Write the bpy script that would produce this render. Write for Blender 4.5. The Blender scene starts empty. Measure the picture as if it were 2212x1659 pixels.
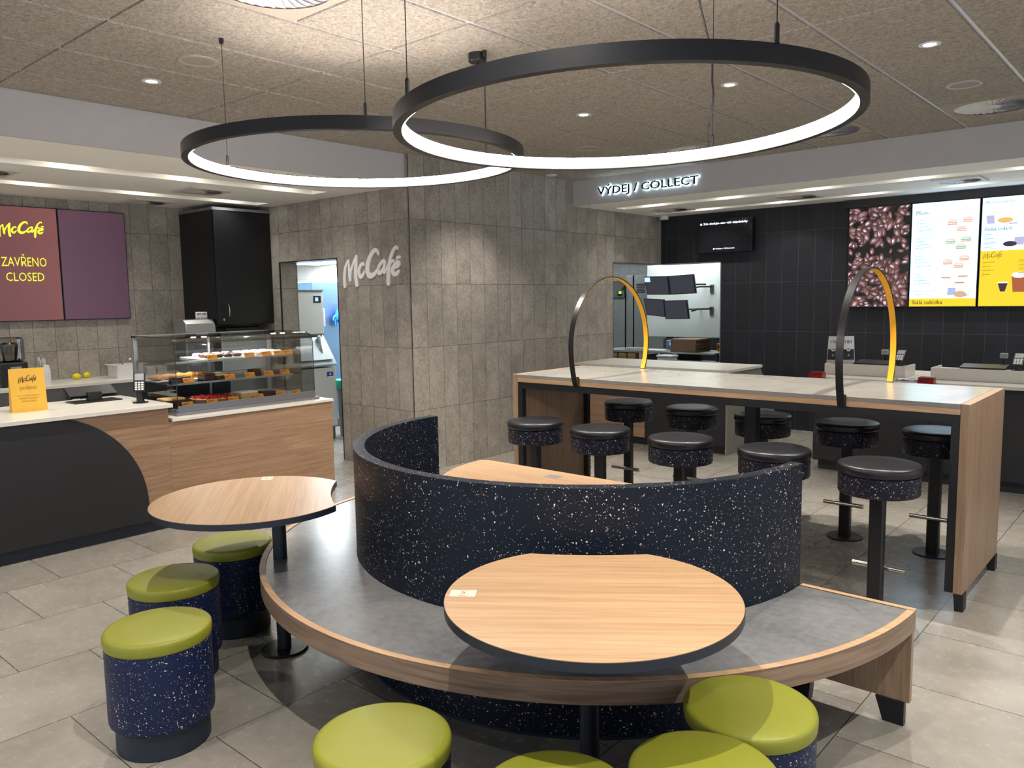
import bpy, bmesh, math, random
from mathutils import Vector, Matrix
random.seed(7)
sc = bpy.context.scene
COL = sc.collection
PI = math.pi
# ---------------------------------------------------------------- camera
HC = 1.653
yaw, pitch, roll = math.radians(41.244), math.radians(-6.154), math.radians(-0.901)
fw = Vector((-math.sin(yaw)*math.cos(pitch), math.cos(yaw)*math.cos(pitch), math.sin(pitch)))
rt = Vector((math.cos(yaw), math.sin(yaw), 0)); up = rt.cross(fw)
r2 = math.cos(roll)*rt + math.sin(roll)*up; u2 = -math.sin(roll)*rt + math.cos(roll)*up
cam = bpy.data.cameras.new('camera'); camo = bpy.data.objects.new('camera', cam); COL.objects.link(camo)
M = Matrix((( r2.x,u2.x,-fw.x,0),(r2.y,u2.y,-fw.y,0),(r2.z,u2.z,-fw.z,HC),(0,0,0,1)))
camo.matrix_world = M
cam.sensor_fit = 'HORIZONTAL'; cam.sensor_width = 36; cam.lens = 1716.78/2212*36; cam.clip_start = .05
sc.camera = camo
# ---------------------------------------------------------------- world, exposure
w = bpy.data.worlds.new('world'); sc.world = w; w.use_nodes = True
w.node_tree.nodes['Background'].inputs[0].default_value = (.80, .86, 1, 1)
w.node_tree.nodes['Background'].inputs[1].default_value = .7
sc.view_settings.view_transform = 'Standard'; sc.view_settings.look = 'None'
sc.view_settings.exposure = 0.92; sc.view_settings.gamma = 1.0; sc.view_settings.use_curve_mapping = False
cy = sc.cycles
cy.max_bounces = 5; cy.diffuse_bounces = 3; cy.glossy_bounces = 2; cy.transmission_bounces = 4; cy.transparent_max_bounces = 12
cy.sample_clamp_indirect = 4; cy.caustics_reflective = False; cy.caustics_refractive = False
cy.use_denoising = True; cy.use_adaptive_sampling = True; cy.adaptive_threshold = 0.05; cy.adaptive_min_samples = 12

WARM = (1, .94, .85)
NEUT = (1, .95, .87)
def spot(x, y, z, power, size=105, col=WARM, rad=.03, blend=.7, parent=None, aim=None):
    l = bpy.data.lights.new('downlight_lamp', 'SPOT'); l.energy = power; l.color = col
    l.spot_size = math.radians(size); l.spot_blend = blend; l.shadow_soft_size = rad
    o = bpy.data.objects.new('downlight_lamp', l); COL.objects.link(o)
    if aim: o.rotation_euler = (Vector(aim)-Vector((x,y,z))).to_track_quat('-Z','Y').to_euler()
    o.location = (x, y, z)
    return o
# ---------------------------------------------------------------- materials
def srgb(h):
    if isinstance(h, str): c = [int(h[i:i+2],16)/255 for i in (0,2,4)]
    else: c = [v/255 for v in h]
    return tuple((v/12.92 if v <= .04045 else ((v+.055)/1.055)**2.4) for v in c)
class NT:
    def __init__(s, name):
        s.m = bpy.data.materials.new(name); s.m.use_nodes = True; s.t = s.m.node_tree
        s.b = s.t.nodes['Principled BSDF']; s.out = s.t.nodes['Material Output']
    def n(s, typ, **kw):
        o = s.t.nodes.new(typ)
        for k, v in kw.items():
            if k.startswith('i_'):
                o.inputs[int(k[2:])].default_value = v
            else: setattr(o, k, v)
        return o
    def l(s, a, b): s.t.links.new(a, b)
    def math(s, op, a, b=None, c=None, clamp=False):
        o = s.t.nodes.new('ShaderNodeMath'); o.operation = op; o.use_clamp = clamp
        for i, v in enumerate((a, b, c)):
            if v is None: continue
            if isinstance(v, (int, float)): o.inputs[i].default_value = v
            else: s.l(v, o.inputs[i])
        return o.outputs[0]
    def mix(s, f, a, b):
        o = s.t.nodes.new('ShaderNodeMix'); o.data_type = 'RGBA'
        for i, v in ((0, f), (6, a), (7, b)):
            if isinstance(v, (int, float)): o.inputs[i].default_value = v
            elif isinstance(v, tuple): o.inputs[i].default_value = (*v[:3], 1)
            else: s.l(v, o.inputs[i])
        return o.outputs[2]
    def ramp(s, f, stops):
        o = s.t.nodes.new('ShaderNodeValToRGB'); e = o.color_ramp.elements
        while len(e) < len(stops): e.new(.5)
        for k, (p, c) in enumerate(stops):
            e[k].position = p; e[k].color = (*c[:3], 1) if isinstance(c, tuple) else (c, c, c, 1)
        s.l(f, o.inputs[0]); return o.outputs[0]
    def noise(s, vec, scale, detail=3, rough=.5, dist=0):
        o = s.t.nodes.new('ShaderNodeTexNoise'); o.inputs['Scale'].default_value = scale
        o.inputs['Detail'].default_value = detail; o.inputs['Roughness'].default_value = rough; o.inputs['Distortion'].default_value = dist
        if vec is not None: s.l(vec, o.inputs['Vector'])
        return o.outputs[0]
    def coord(s, kind='Object', scale=(1,1,1), rot=(0,0,0)):
        t = s.t.nodes.new('ShaderNodeTexCoord'); mp = s.t.nodes.new('ShaderNodeMapping')
        mp.inputs['Scale'].default_value = scale; mp.inputs['Rotation'].default_value = rot
        s.l(t.outputs[kind], mp.inputs[0]); return mp.outputs[0]
    def pos(s):
        g = s.t.nodes.new('ShaderNodeNewGeometry'); return g.outputs['Position']
    def sep(s, v):
        o = s.t.nodes.new('ShaderNodeSeparateXYZ'); s.l(v, o.inputs[0]); return o.outputs
    def bump(s, h, strength=.2, dist=.01):
        o = s.t.nodes.new('ShaderNodeBump'); o.inputs['Strength'].default_value = strength; o.inputs['Distance'].default_value = dist
        s.l(h, o.inputs['Height']); s.l(o.outputs[0], s.b.inputs['Normal'])
    def base(s, c, rough=.5, metal=0, spec=.5):
        if isinstance(c, tuple): s.b.inputs['Base Color'].default_value = (*c[:3], 1)
        else: s.l(c, s.b.inputs['Base Color'])
        if isinstance(rough, (int, float)): s.b.inputs['Roughness'].default_value = rough
        else: s.l(rough, s.b.inputs['Roughness'])
        s.b.inputs['Metallic'].default_value = metal; s.b.inputs['Specular IOR Level'].default_value = spec
        return s.m

def plain(name, col, rough=.5, metal=0, var=.12, scale=9, spec=.5, bump=0):
    n = NT(name); c = srgb(col)
    f = n.noise(n.coord(), scale, 3)
    a = tuple(v*(1-var) for v in c); b = tuple(min(1, v*(1+var)) for v in c)
    n.base(n.mix(f, a, b), rough, metal, spec)
    if bump: n.bump(n.noise(n.coord(), scale*12, 2), bump, .003)
    return n.m
def emit(name, col, strength):
    n = NT(name); c = srgb(col)
    n.b.inputs['Base Color'].default_value = (0, 0, 0, 1); n.b.inputs['Roughness'].default_value = .4
    n.b.inputs['Emission Color'].default_value = (*c, 1); n.b.inputs['Emission Strength'].default_value = strength
    return n.m
def wood(name, axis='X', light='CDAA84', dark='B18C66', rough=.42, scl=1.0, rot=0):
    n = NT(name)
    s = {'X': (.8, 22, 22), 'Y': (22, .8, 22), 'Z': (22, 22, .8)}[axis]
    v0 = n.coord('Object', (1, 1, 1), (0, 0, rot)); mp = n.n('ShaderNodeMapping'); mp.inputs['Scale'].default_value = tuple(k*scl for k in s); n.l(v0, mp.inputs[0]); v = mp.outputs[0]
    w1 = n.noise(v, 1.6, 5, .6, 1.2); w2 = n.noise(v, 7, 4, .6, .4)
    f = n.math('ADD', n.math('MULTIPLY', w1, .7), n.math('MULTIPLY', w2, .3))
    c = n.ramp(f, [(.36, srgb(dark)), (.5, tuple((a+b)/2 for a, b in zip(srgb(dark), srgb(light)))), (.62, srgb(light))])
    n.base(c, rough); n.bump(f, .05, .002)
    return n.m
def tiles(name, axis, pu, ou, pv, ov, c1, c2, grout, rough=.5, gw=.0022, spotty=1.0, stagger=False, tone=.10, spec=.4, nscale=4.5, w2=.5):
    n = NT(name); P = n.pos(); X = n.sep(P)
    u, v = {'x': (X[0], X[2]), 'y': (X[1], X[2]), 'floor': (X[0], X[1])}[axis]
    u = n.math('DIVIDE', n.math('SUBTRACT', u, ou), pu); iu = n.math('FLOOR', u)
    v = n.math('DIVIDE', n.math('SUBTRACT', v, ov), pv)
    if stagger: v = n.math('ADD', v, n.math('MULTIPLY', n.math('FLOORED_MODULO', iu, 2.0), .5))
    iv = n.math('FLOOR', v)
    def edge(t, p):
        f = n.math('FRACT', t); d = n.math('MINIMUM', f, n.math('SUBTRACT', 1, f)); return n.math('MULTIPLY', d, p)
    e = n.math('MINIMUM', edge(u, pu), edge(v, pv))
    g = n.math('LESS_THAN', e, gw)
    cb = n.n('ShaderNodeCombineXYZ'); n.l(iu, cb.inputs[0]); n.l(iv, cb.inputs[1])
    wn = n.n('ShaderNodeTexWhiteNoise'); n.l(cb.outputs[0], wn.inputs['Vector'])
    off = n.n('ShaderNodeVectorMath', operation='ADD'); n.l(P, off.inputs[0])
    sc_ = n.n('ShaderNodeVectorMath', operation='SCALE'); n.l(wn.outputs['Color'], sc_.inputs[0]); sc_.inputs['Scale'].default_value = 7
    n.l(sc_.outputs[0], off.inputs[1])
    f1 = n.noise(off.outputs[0], nscale, 4, .62, .4); f2 = n.noise(off.outputs[0], nscale*9, 2, .65)
    f = n.math('ADD', n.math('MULTIPLY', f1, 1-w2), n.math('MULTIPLY', f2, w2))
    f = n.math('ADD', f, n.math('MULTIPLY', n.math('SUBTRACT', wn.outputs['Value'], .5), tone))
    c = n.ramp(f, [(.5-.16*spotty, srgb(c1)), (.5+.16*spotty, srgb(c2))])
    n.base(n.mix(g, c, srgb(grout)), n.math('ADD', rough, n.math('MULTIPLY', f2, .12)), 0, spec)
    n.bump(n.math('SUBTRACT', 1, g), .3, .002)
    return n.m
def speckle(name, base, dens=.5, scale=85, rough=.45):
    n = NT(name); co = n.coord()
    nv = n.n('ShaderNodeTexNoise'); nv.inputs['Scale'].default_value = 55; nv.inputs['Detail'].default_value = 1; n.l(co, nv.inputs['Vector'])
    ad = n.n('ShaderNodeVectorMath', operation='MULTIPLY_ADD'); n.l(nv.outputs['Color'], ad.inputs[0]); ad.inputs[1].default_value = (.018,)*3; n.l(co, ad.inputs[2])
    tot = None
    for k, (sca, th, keep) in enumerate(((scale, .33, 1-dens), (scale*2.1, .34, 1-dens*.55))):
        vo = n.n('ShaderNodeTexVoronoi'); vo.inputs['Scale'].default_value = sca; n.l(ad.outputs[0], vo.inputs['Vector'])
        s3 = n.sep(vo.outputs['Color'])
        m = n.math('MULTIPLY', n.math('LESS_THAN', vo.outputs['Distance'], n.math('MULTIPLY', s3[1], th)), n.math('GREATER_THAN', s3[0], keep))
        tot = m if tot is None else n.math('MAXIMUM', tot, m)
        cs = s3[2]
    cl = n.noise(co, 5, 2)
    tot = n.math('MULTIPLY', tot, n.math('GREATER_THAN', n.math('ADD', cl, n.math('MULTIPLY', cs, .35)), .55))
    fc = n.ramp(cs, [(0, srgb('8D8478')), (.5, srgb('E8E0D2')), (.8, srgb('D9B48E')), (1, srgb('FFFFFF'))])
    n.base(n.mix(tot, srgb(base), fc), rough, 0, .28)
    return n.m
def glassy(name, tint=(.975, .985, .98), refl=.7, alpha=.9):
    n = NT(name); t = n.t
    tr = n.n('ShaderNodeBsdfTransparent'); tr.inputs[0].default_value = (*tint, 1)
    gl = n.n('ShaderNodeBsdfGlossy'); gl.inputs['Roughness'].default_value = .03
    fr = n.n('ShaderNodeFresnel'); fr.inputs[0].default_value = 1.5
    mx = n.n('ShaderNodeMixShader')
    n.l(n.math('MULTIPLY', fr.outputs[0], refl), mx.inputs[0]); n.l(tr.outputs[0], mx.inputs[1]); n.l(gl.outputs[0], mx.inputs[2])
    n.l(mx.outputs[0], n.out.inputs[0]); return n.m

def ceiling_mat():
    n = NT('wood_wool_ceiling_tile'); P = n.pos()
    a = n.noise(P, 130, 2, .6, 2.5); b = n.noise(P, 45, 3, .6, 1.0)
    f = n.math('ADD', n.math('MULTIPLY', a, .6), n.math('MULTIPLY', b, .4))
    n.base(n.ramp(f, [(.38, srgb('78736B')), (.6, srgb('BDB5A9'))]), .9, 0, .2); n.bump(f, .5, .004)
    return n.m
def stone(name, c1, c2, rough=.35, scale=2.2, spec=.5):
    n = NT(name); co = n.coord()
    f = n.math('ADD', n.math('MULTIPLY', n.noise(co, scale, 6, .65, .8), .7), n.math('MULTIPLY', n.noise(co, scale*14, 3), .3))
    n.base(n.ramp(f, [(.36, srgb(c1)), (.62, srgb(c2))]), rough, 0, spec); return n.m
def steel(name, col='B8BCBC', rough=.3, axis=2):
    n = NT(name); s = [60, 60, 60]; s[axis] = 1.5
    f = n.noise(n.coord('Object', tuple(s)), 2, 3)
    c = srgb(col); n.base(n.mix(f, tuple(v*.85 for v in c), c), n.math('ADD', rough, n.math('MULTIPLY', f, .12)), .9); return n.m

MT = dict(
 wallx = tiles('taupe_wall_tile_x', 'x', .1935, -5.632, .6, 0, '837D75', 'AEA79C', '5A554E', .5),
 wally = tiles('taupe_wall_tile_y', 'y', .2, 5.0, .6, 0, '837D75', 'AEA79C', '5A554E', .5),
 wallyl= tiles('taupe_wall_tile_left', 'y', .2, 2.77, .6, 0, '837D75', 'AEA79C', '5A554E', .5),
 dark  = tiles('black_wall_tile', 'x', .199, -5.532, .6, 0, '1A1C21', '282B32', '4E5157', .55, .0018, 1.2, tone=.15),
 floor = tiles('grey_floor_tile', 'floor', .6015, -.967, .6015, .505, '78746D', 'AEA89E', '3F3C38', .2, .002, 2.1, True, .08, .6, 2.2, .25),
 white = tiles('white_kitchen_tile', 'x', .2, 0, .2, 0, 'C9CCCA', 'D8DAD8', '9AA0A0', .3),
 ceil = ceiling_mat(),
 grid = plain('white_ceiling_grid', 'CDCDD4', .3), vented = plain('vent_white', 'C9C4BA', .5, 0, .02),
 plaster = plain('grey_plaster', 'B5B4B4', .8, var=.04),
 cream = plain('cream_plaster', 'F2F0E8', .8, var=.03),
 woodx = wood('oak_laminate_x', 'X'), woody = wood('oak_laminate_y', 'Y'), woodz = wood('oak_laminate_z', 'Z', 'A88D73', '8A6F57'),
 wooddark = wood('grey_oak_edge', 'X', '9C7F66', '7C634F'),
 woodcounter = wood('counter_oak', 'Y', 'A5866A', '86684F', .5),
 woodcounterx = wood('counter_oak_x', 'X', 'B4947A', '93745B', .5),
 black = plain('black_laminate', '212225', .5), cabblack = plain('black_cabinet', '0E0F12', .33), blackmetal = plain('black_metal', '17181B', .38, .0, spec=.5),
 ringblack = plain('ring_black_metal', '16171A', .35),
 navyedge = plain('dark_blue_edge', '1D2632', .4),
 speck = speckle('navy_speckled_board', '091424', .5, 92),
 speckst = speckle('navy_speckled_stool', '152245', .55, 105),
 speckbar = speckle('black_speckled_drum', '161829', .55, 95),
 plinth = plain('navy_plinth', '1B2532', .5),
 green = plain('green_leatherette', '8A8D2B', .42, 0, .05, 60, bump=.08),
 leather = plain('black_leather', '16171E', .36, 0, .1, 40, bump=.1),
 bench = stone('grey_bench_laminate', '6C6D6F', '898A8B', .24),
 bartop = stone('beige_stone_top', '84827C', '94918A', .24),
 baredge = stone('grey_stone_edge', '6D6962', '8C877F', .4, 6),
 whitetop = plain('white_worktop', 'DAD6CC', .28, 0, .02),
 chrome = steel('chrome', 'C9C6C0', .12), steel = steel('brushed_steel'), steeld = steel('dark_steel', '7C8083', .35),
 yellow = plain('yellow_lacquer', 'E3A40E', .45),
 glass = glassy('display_glass'), clear = glassy('clear_plastic', (.8, .8, .8), 1.0),
 glow = emit('ring_light_glow', 'FFF2EA', 34), lamp = emit('downlight_glow', 'FFEBD2', 14),
 panel = emit('kitchen_light_panel', 'F4FAFF', 6),
 whiteplastic = plain('white_plastic', 'D9DADA', .4, 0, .02), greyplastic = plain('grey_plastic', '8C9094', .4),
 blackplastic = plain('black_plastic', '111214', .35), screenoff = plain('dark_screen', '1C1E24', .15),
 logowhite = plain('white_sign_lacquer', 'F4F2EE', .5, 0, .02),
 red = plain('red_plastic', '8E1618', .25), steelblue = plain('grey_blue_plastic', '8D979C', .4),
 orange = plain('orange_card', 'D58B2A', .6), yellowcard = plain('yellow_card', 'E2AF3C', .6, 0, .03),
 brown = plain('brown_print', '4A2A12', .7), ochre = plain('ochre_print', 'A87A22', .7),
 cardboard = plain('brown_cardboard', '7A6450', .85), paper = plain('kraft_paper', 'D0AE7C', .85),
 teal = plain('teal_liner', '35B89A', .5), bluerubber = plain('blue_rubber', '1F7BE8', .5),
 croissant = plain('golden_pastry', 'C9863A', .5, 0, .35, 30), choc = plain('chocolate', '3A2018', .45, 0, .2, 30),
 icing = plain('white_icing', 'E9E1D6', .4, 0, .05), berry = plain('red_glaze', '8E1522', .25, 0, .4, 40),
 cake = plain('yellow_cake', 'C9A566', .7, 0, .3, 30), lemon = plain('lemon_skin', 'E8D21A', .4),
 aluminium = plain('aluminium_rail', '8F9096', .35, .7, .04),
)

# ---------------------------------------------------------------- mesh builder
class MB:
    def __init__(s): s.v = []; s.f = []; s.m = []
    def add(s, vs, fs, mi=0):
        o = len(s.v); s.v += [tuple(p) for p in vs]; s.f += [tuple(o+i for i in f) for f in fs]; s.m += [mi]*len(fs); return s
    def box(s, x0, x1, y0, y1, z0, z1, mi=0):
        v = [(x0,y0,z0),(x1,y0,z0),(x1,y1,z0),(x0,y1,z0),(x0,y0,z1),(x1,y0,z1),(x1,y1,z1),(x0,y1,z1)]
        return s.add(v, [(0,3,2,1),(4,5,6,7),(0,1,5,4),(1,2,6,5),(2,3,7,6),(3,0,4,7)], mi)
    def prism(s, poly, a0, a1, plane='xy', mi=0):
        # poly in the given plane, extruded along the third axis from a0 to a1
        def P(p, a): return {'xy': (p[0], p[1], a), 'xz': (p[0], a, p[1]), 'yz': (a, p[0], p[1])}[plane]
        n = len(poly); v = [P(p, a0) for p in poly] + [P(p, a1) for p in poly]
        f = [tuple(range(n)), tuple(range(2*n-1, n-1, -1))] + [((i+1) % n, i, n+i, n+(i+1) % n) for i in range(n)]
        return s.add(v, f, mi)
    def lathe(s, prof, cx=0, cy=0, seg=48, mi=0, cap=True):
        v = []; n = len(prof)
        for r, z in prof:
            for k in range(seg): a = 2*PI*k/seg; v.append((cx+r*math.cos(a), cy+r*math.sin(a), z))
        f = [(i*seg+k, i*seg+(k+1) % seg, (i+1)*seg+(k+1) % seg, (i+1)*seg+k) for i in range(n-1) for k in range(seg)]
        if cap: f += [tuple(range(seg-1, -1, -1)), tuple((n-1)*seg+k for k in range(seg))]
        return s.add(v, f, mi)
    def sector(s, cx, cy, ri, ro, a0, a1, z0, z1, seg=72, mi=0):
        full = abs(a1-a0) > 359.9; m = seg if full else seg+1; v = []
        for k in range(m):
            a = math.radians(a0+(a1-a0)*k/seg); c, d = math.cos(a), math.sin(a)
            v += [(cx+ri*c, cy+ri*d, z0), (cx+ro*c, cy+ro*d, z0), (cx+ro*c, cy+ro*d, z1), (cx+ri*c, cy+ri*d, z1)]
        f = []
        for k in range(seg):
            p, q = 4*k, 4*((k+1) % m)
            for j in range(4): f.append((p+j, p+(j+1) % 4, q+(j+1) % 4, q+j))
        if not full: f += [(3, 2, 1, 0), tuple(4*seg+j for j in range(4))]
        return s.add(v, f, mi)
    def tube(s, pts, r, seg=10, mi=0):
        pts = [Vector(p) for p in pts]; v = []; n = len(pts)
        rr = r if isinstance(r, (list, tuple)) else [r]*n
        ref = None
        for i, p in enumerate(pts):
            t = (pts[min(i+1, n-1)]-pts[max(i-1, 0)]).normalized()
            if ref is None: ref = t.orthogonal().normalized()
            a = (ref-t*ref.dot(t)).normalized(); b = t.cross(a); ref = a
            for k in range(seg): an = 2*PI*k/seg; v.append(p+a*rr[i]*math.cos(an)+b*rr[i]*math.sin(an))
        f = [(i*seg+k, i*seg+(k+1) % seg, (i+1)*seg+(k+1) % seg, (i+1)*seg+k) for i in range(n-1) for k in range(seg)]
        f += [tuple(range(seg-1, -1, -1)), tuple((n-1)*seg+k for k in range(seg))]
        return s.add(v, f, mi)
    def blob(s, c, r, seg=16, rings=9, mi=0, e=1.0):
        v = []; f = []
        for i in range(rings+1):
            th = PI*i/rings
            for k in range(seg):
                a = 2*PI*k/seg
                sx, cz = math.sin(th), math.cos(th)
                g = lambda t: math.copysign(abs(t)**e, t)
                v.append((c[0]+r[0]*g(sx)*g(math.cos(a)), c[1]+r[1]*g(sx)*g(math.sin(a)), c[2]+r[2]*g(cz)))
        for i in range(rings):
            for k in range(seg): f.append((i*seg+k, (i+1)*seg+k, (i+1)*seg+(k+1) % seg, i*seg+(k+1) % seg))
        return s.add(v, f, mi)
    def xf(s, mat, start=0):
        for i in range(start, len(s.v)): s.v[i] = tuple(mat @ Vector(s.v[i]))
        return s
    def build(s, name, mats, parent=None, world=True, smooth=30, bevel=0, kind=None):
        me = bpy.data.meshes.new(name)
        vs = s.v
        if parent is not None and world:
            inv = WM[parent.name].inverted(); vs = [tuple(inv @ Vector(p)) for p in vs]
        me.from_pydata(vs, [], s.f)
        if not isinstance(mats, (list, tuple)): mats = [mats]
        for m in mats: me.materials.append(MT[m] if isinstance(m, str) else m)
        for p, i in zip(me.polygons, s.m): p.material_index = i
        bm = bmesh.new(); bm.from_mesh(me); bmesh.ops.recalc_face_normals(bm, faces=bm.faces); bm.to_mesh(me); bm.free()
        if smooth:
            me.polygons.foreach_set('use_smooth', [True]*len(me.polygons)); me.set_sharp_from_angle(angle=math.radians(smooth))
        o = bpy.data.objects.new(name, me); COL.objects.link(o)
        WM[o.name] = Matrix.Identity(4)
        if parent is not None:
            o.parent = parent; WM[o.name] = WM[parent.name].copy()
        if bevel:
            b = o.modifiers.new('edge', 'BEVEL'); b.width = bevel; b.segments = 2; b.limit_method = 'ANGLE'; b.angle_limit = math.radians(40)
            b.harden_normals = True
        if kind: o['kind'] = kind
        return o
WM = {}
def tag(o, label, cat, group=None, kind=None):
    o['label'] = label; o['category'] = cat
    if group: o['group'] = group
    if kind: o['kind'] = kind
    return o
def thing(name, label, cat, loc, rz=0, group=None):
    o = bpy.data.objects.new(name, None); COL.objects.link(o); o.empty_display_size = .1
    o.location = loc; o.rotation_euler = (0, 0, rz)
    WM[o.name] = Matrix.Translation(Vector(loc)) @ Matrix.Rotation(rz, 4, 'Z')
    return tag(o, label, cat, group)
def struct(mb, name, mats, **k):
    return mb.build(name, mats, kind='structure', **k)
def copy_tree(o, parent=None):
    c = o.copy(); COL.objects.link(c)
    if parent is not None: c.parent = parent
    for ch in list(o.children): copy_tree(ch, c)
    return c
def dup(root, loc, label, rz=None):
    c = copy_tree(root); c.location = loc; c['label'] = label
    if rz is not None: c.rotation_euler = (0, 0, rz)
    return c
def text(name, body, mat, parent, x, z, wd, ht, y=-.001, depth=0, off=0, align='L'):
    """lettering in the parent's local XZ plane facing -Y; fitted to wd x ht (ht of the whole string)"""
    cu = bpy.data.curves.new(name, 'FONT'); cu.body = body; cu.size = 1; cu.resolution_u = 2; cu.offset = off
    if depth: cu.extrude = .5
    o = bpy.data.objects.new(name, cu); COL.objects.link(o)
    dg = bpy.context.evaluated_depsgraph_get(); me = bpy.data.meshes.new_from_object(o.evaluated_get(dg))
    bpy.data.objects.remove(o); bpy.data.curves.remove(cu)
    xs = [v.co.x for v in me.vertices]; ys = [v.co.y for v in me.vertices]
    a, b, c, d = min(xs), max(xs), min(ys), max(ys)
    sz = ht/(d-c); sx = (wd/(b-a)) if wd else sz
    ox = {'L': 0, 'C': -(b-a)*sx/2}[align]
    for v in me.vertices:
        t = v.co.copy(); v.co = (x+ox+(t.x-a)*sx, y-depth*(t.z+.5), z+(t.y-c)*sz)
    me.name = name; me.materials.clear(); me.materials.append(MT[mat] if isinstance(mat, str) else mat)
    r = bpy.data.objects.new(name, me); COL.objects.link(r); r.parent = parent; WM[r.name] = WM[parent.name].copy()
    return r
STROKES = [
 [(200,1330,75),(203,1000,75),(235,720,58),(290,560,45),(340,480,40)],
 [(340,480,40),(345,700,55),(360,1000,70),(370,1140,62)],
 [(370,1135,62),(390,900,55),(450,690,50),(530,480,48),(590,360,50)],
 [(592,370,55),(563,650,85),(550,950,92),(562,1180,92),(572,1295,88)],
 [(812,665,45),(800,610,50),(740,640,60),(680,750,68),(650,880,75),(668,990,75),(705,1045,75),(755,1010,65),(800,930,50),(825,865,30)],
 [(1260,345,50),(1240,260,65),(1190,215,75),(1100,270,80),(1000,440,88),(935,650,100),(915,830,105),(930,940,108),(995,1025,105),(1090,1000,82),(1160,930,65),(1215,850,50)],
 [(1445,600,55),(1420,565,55),(1340,630,55),(1260,760,60),(1235,870,65),(1270,950,75),(1340,910,72),(1400,820,60),(1440,700,55),(1450,600,55)],
 [(1440,660,55),(1420,830,60),(1425,945,55),(1470,880,45),(1535,730,45)],
 [(1830,230,40),(1815,175,50),(1770,180,50),(1710,265,55),(1650,400,62),(1600,580,68),(1565,800,85),(1545,1000,85),(1535,1200,80),(1532,1300,75)],
 [(1570,740,60),(1615,650,60),(1665,600,60),(1725,588,38)],
 [(1740,800,50),(1820,775,58),(1860,710,62),(1860,640,58),(1805,650,62),(1735,730,72),(1680,850,78),(1680,950,80),(1725,1010,80),(1795,985,72),(1860,900,32)],
 [(1795,550,30),(1830,500,52),(1885,490,55)]]
def logo(name, mat, parent, x0, x1, z0, z1, y=-.002, depth=.0, thin=1.0):
    """the script word, strokes traced and mapped to the box x0..x1, z0..z1 of the parent's XZ plane"""
    m = MB(); cnt = 0
    def mp(px, py):
        # undo the perspective of the wall: taller towards the right
        t = (px-160)/(1915-160); hi = 470-330*t-(0); lo = 1370-30*t
        return x0+(x1-x0)*(t**.97), z0+(z1-z0)*(1370-py-0*t)/(1370-145)
    for st in STROKES:
        P = []
        n = len(st)
        for i in range(n-1):
            a, b, c, d = st[max(i-1,0)], st[i], st[i+1], st[min(i+2,n-1)]
            for k in range(5):
                t = k/5; q = []
                for j in range(3):
                    q.append(.5*((2*b[j])+(-a[j]+c[j])*t+(2*a[j]-5*b[j]+4*c[j]-d[j])*t*t+(-a[j]+3*b[j]-3*c[j]+d[j])*t**3))
                P.append(q)
        P.append(list(st[-1]))
        k = (x1-x0)/(1915-160)
        C = [(*mp(p[0], p[1]), p[2]*k*.5*1.08*thin) for p in P]
        L, R = [], []
        for i, (cx, cz, r) in enumerate(C):
            a = C[max(i-1,0)]; b = C[min(i+1,len(C)-1)]
            dx, dz = b[0]-a[0], b[1]-a[1]; d = math.hypot(dx, dz) or 1
            L.append((cx-dz/d*r, cz+dx/d*r)); R.append((cx+dz/d*r, cz-dx/d*r))
        for i in range(len(C)-1):
            poly = [L[i], L[i+1], R[i+1], R[i]]; cnt += 1; e = cnt*8e-6
            if depth: m.prism(poly, y, y-depth-e, 'xz')
            else: m.add([(p[0], y-e, p[1]) for p in poly], [(0,1,2,3)])
        for (cx, cz, r) in (C[0], C[-1]):
            poly = [(cx+r*math.cos(a*PI/6), cz+r*math.sin(a*PI/6)) for a in range(12)]; cnt += 1; e = cnt*8e-6
            if depth: m.prism(poly, y, y-depth-e, 'xz')
            else: m.add([(p[0], y-e, p[1]) for p in poly], [tuple(range(12))])
    return m.build(name, mat, parent, world=False, smooth=0)
def rbox(m, x0, x1, y0, y1, z0, z1, mi=0): return m.box(x0, x1, y0, y1, z0, z1, mi)
# ================================================================ SHELL
CZ = 2.985
XR, YD, YC, XL = -5.617, 9.497, 4.997, -8.638     # pillar side, black wall, cafe wall, far left wall
struct(MB().box(-12, 4.5, -4, 13, -.1, 0), 'floor', 'floor', smooth=0)
m = MB()
diff = [(-3.69, 6.84), (-2.48, 6.84), (-1.28, 6.84), (-3.09, 2.02)]
xs = [-.985-.6022*k for k in range(-9, 9)]; ys = [1.70+1.2125*k for k in range(-5, 7)]
g = .0145
for i, xa in enumerate(xs):
    for ya in ys:
        x0, x1, y0, y1 = xa-.6022+g, xa-g, ya+g*.6, ya+1.2125-g*.6
        x0 = max(x0, XR-.03)
        if x1-x0 < .02 or y0 > 7.53: continue
        if y1 > 7.53: y1 = 7.53
        hole = [d for d in diff if x0-.05 < d[0] < x1+.05 and y0 < d[1] < y1]
        if hole:
            dy = hole[0][1]
            if dy-.30 > y0+.05: m.box(x0, x1, y0, dy-.305, CZ, CZ+.02)
            if dy+.305 < y1-.02: m.box(x0, x1, dy+.31, y1, CZ, CZ+.02)
        else: m.box(x0, x1, y0, y1, CZ, CZ+.02)
struct(m, 'ceiling', 'ceil', smooth=0)
struct(MB().box(XR-.03, 4.5, -4, 7.53, CZ+.009, CZ+.06), 'trim_1', 'grid', smooth=0)
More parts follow.
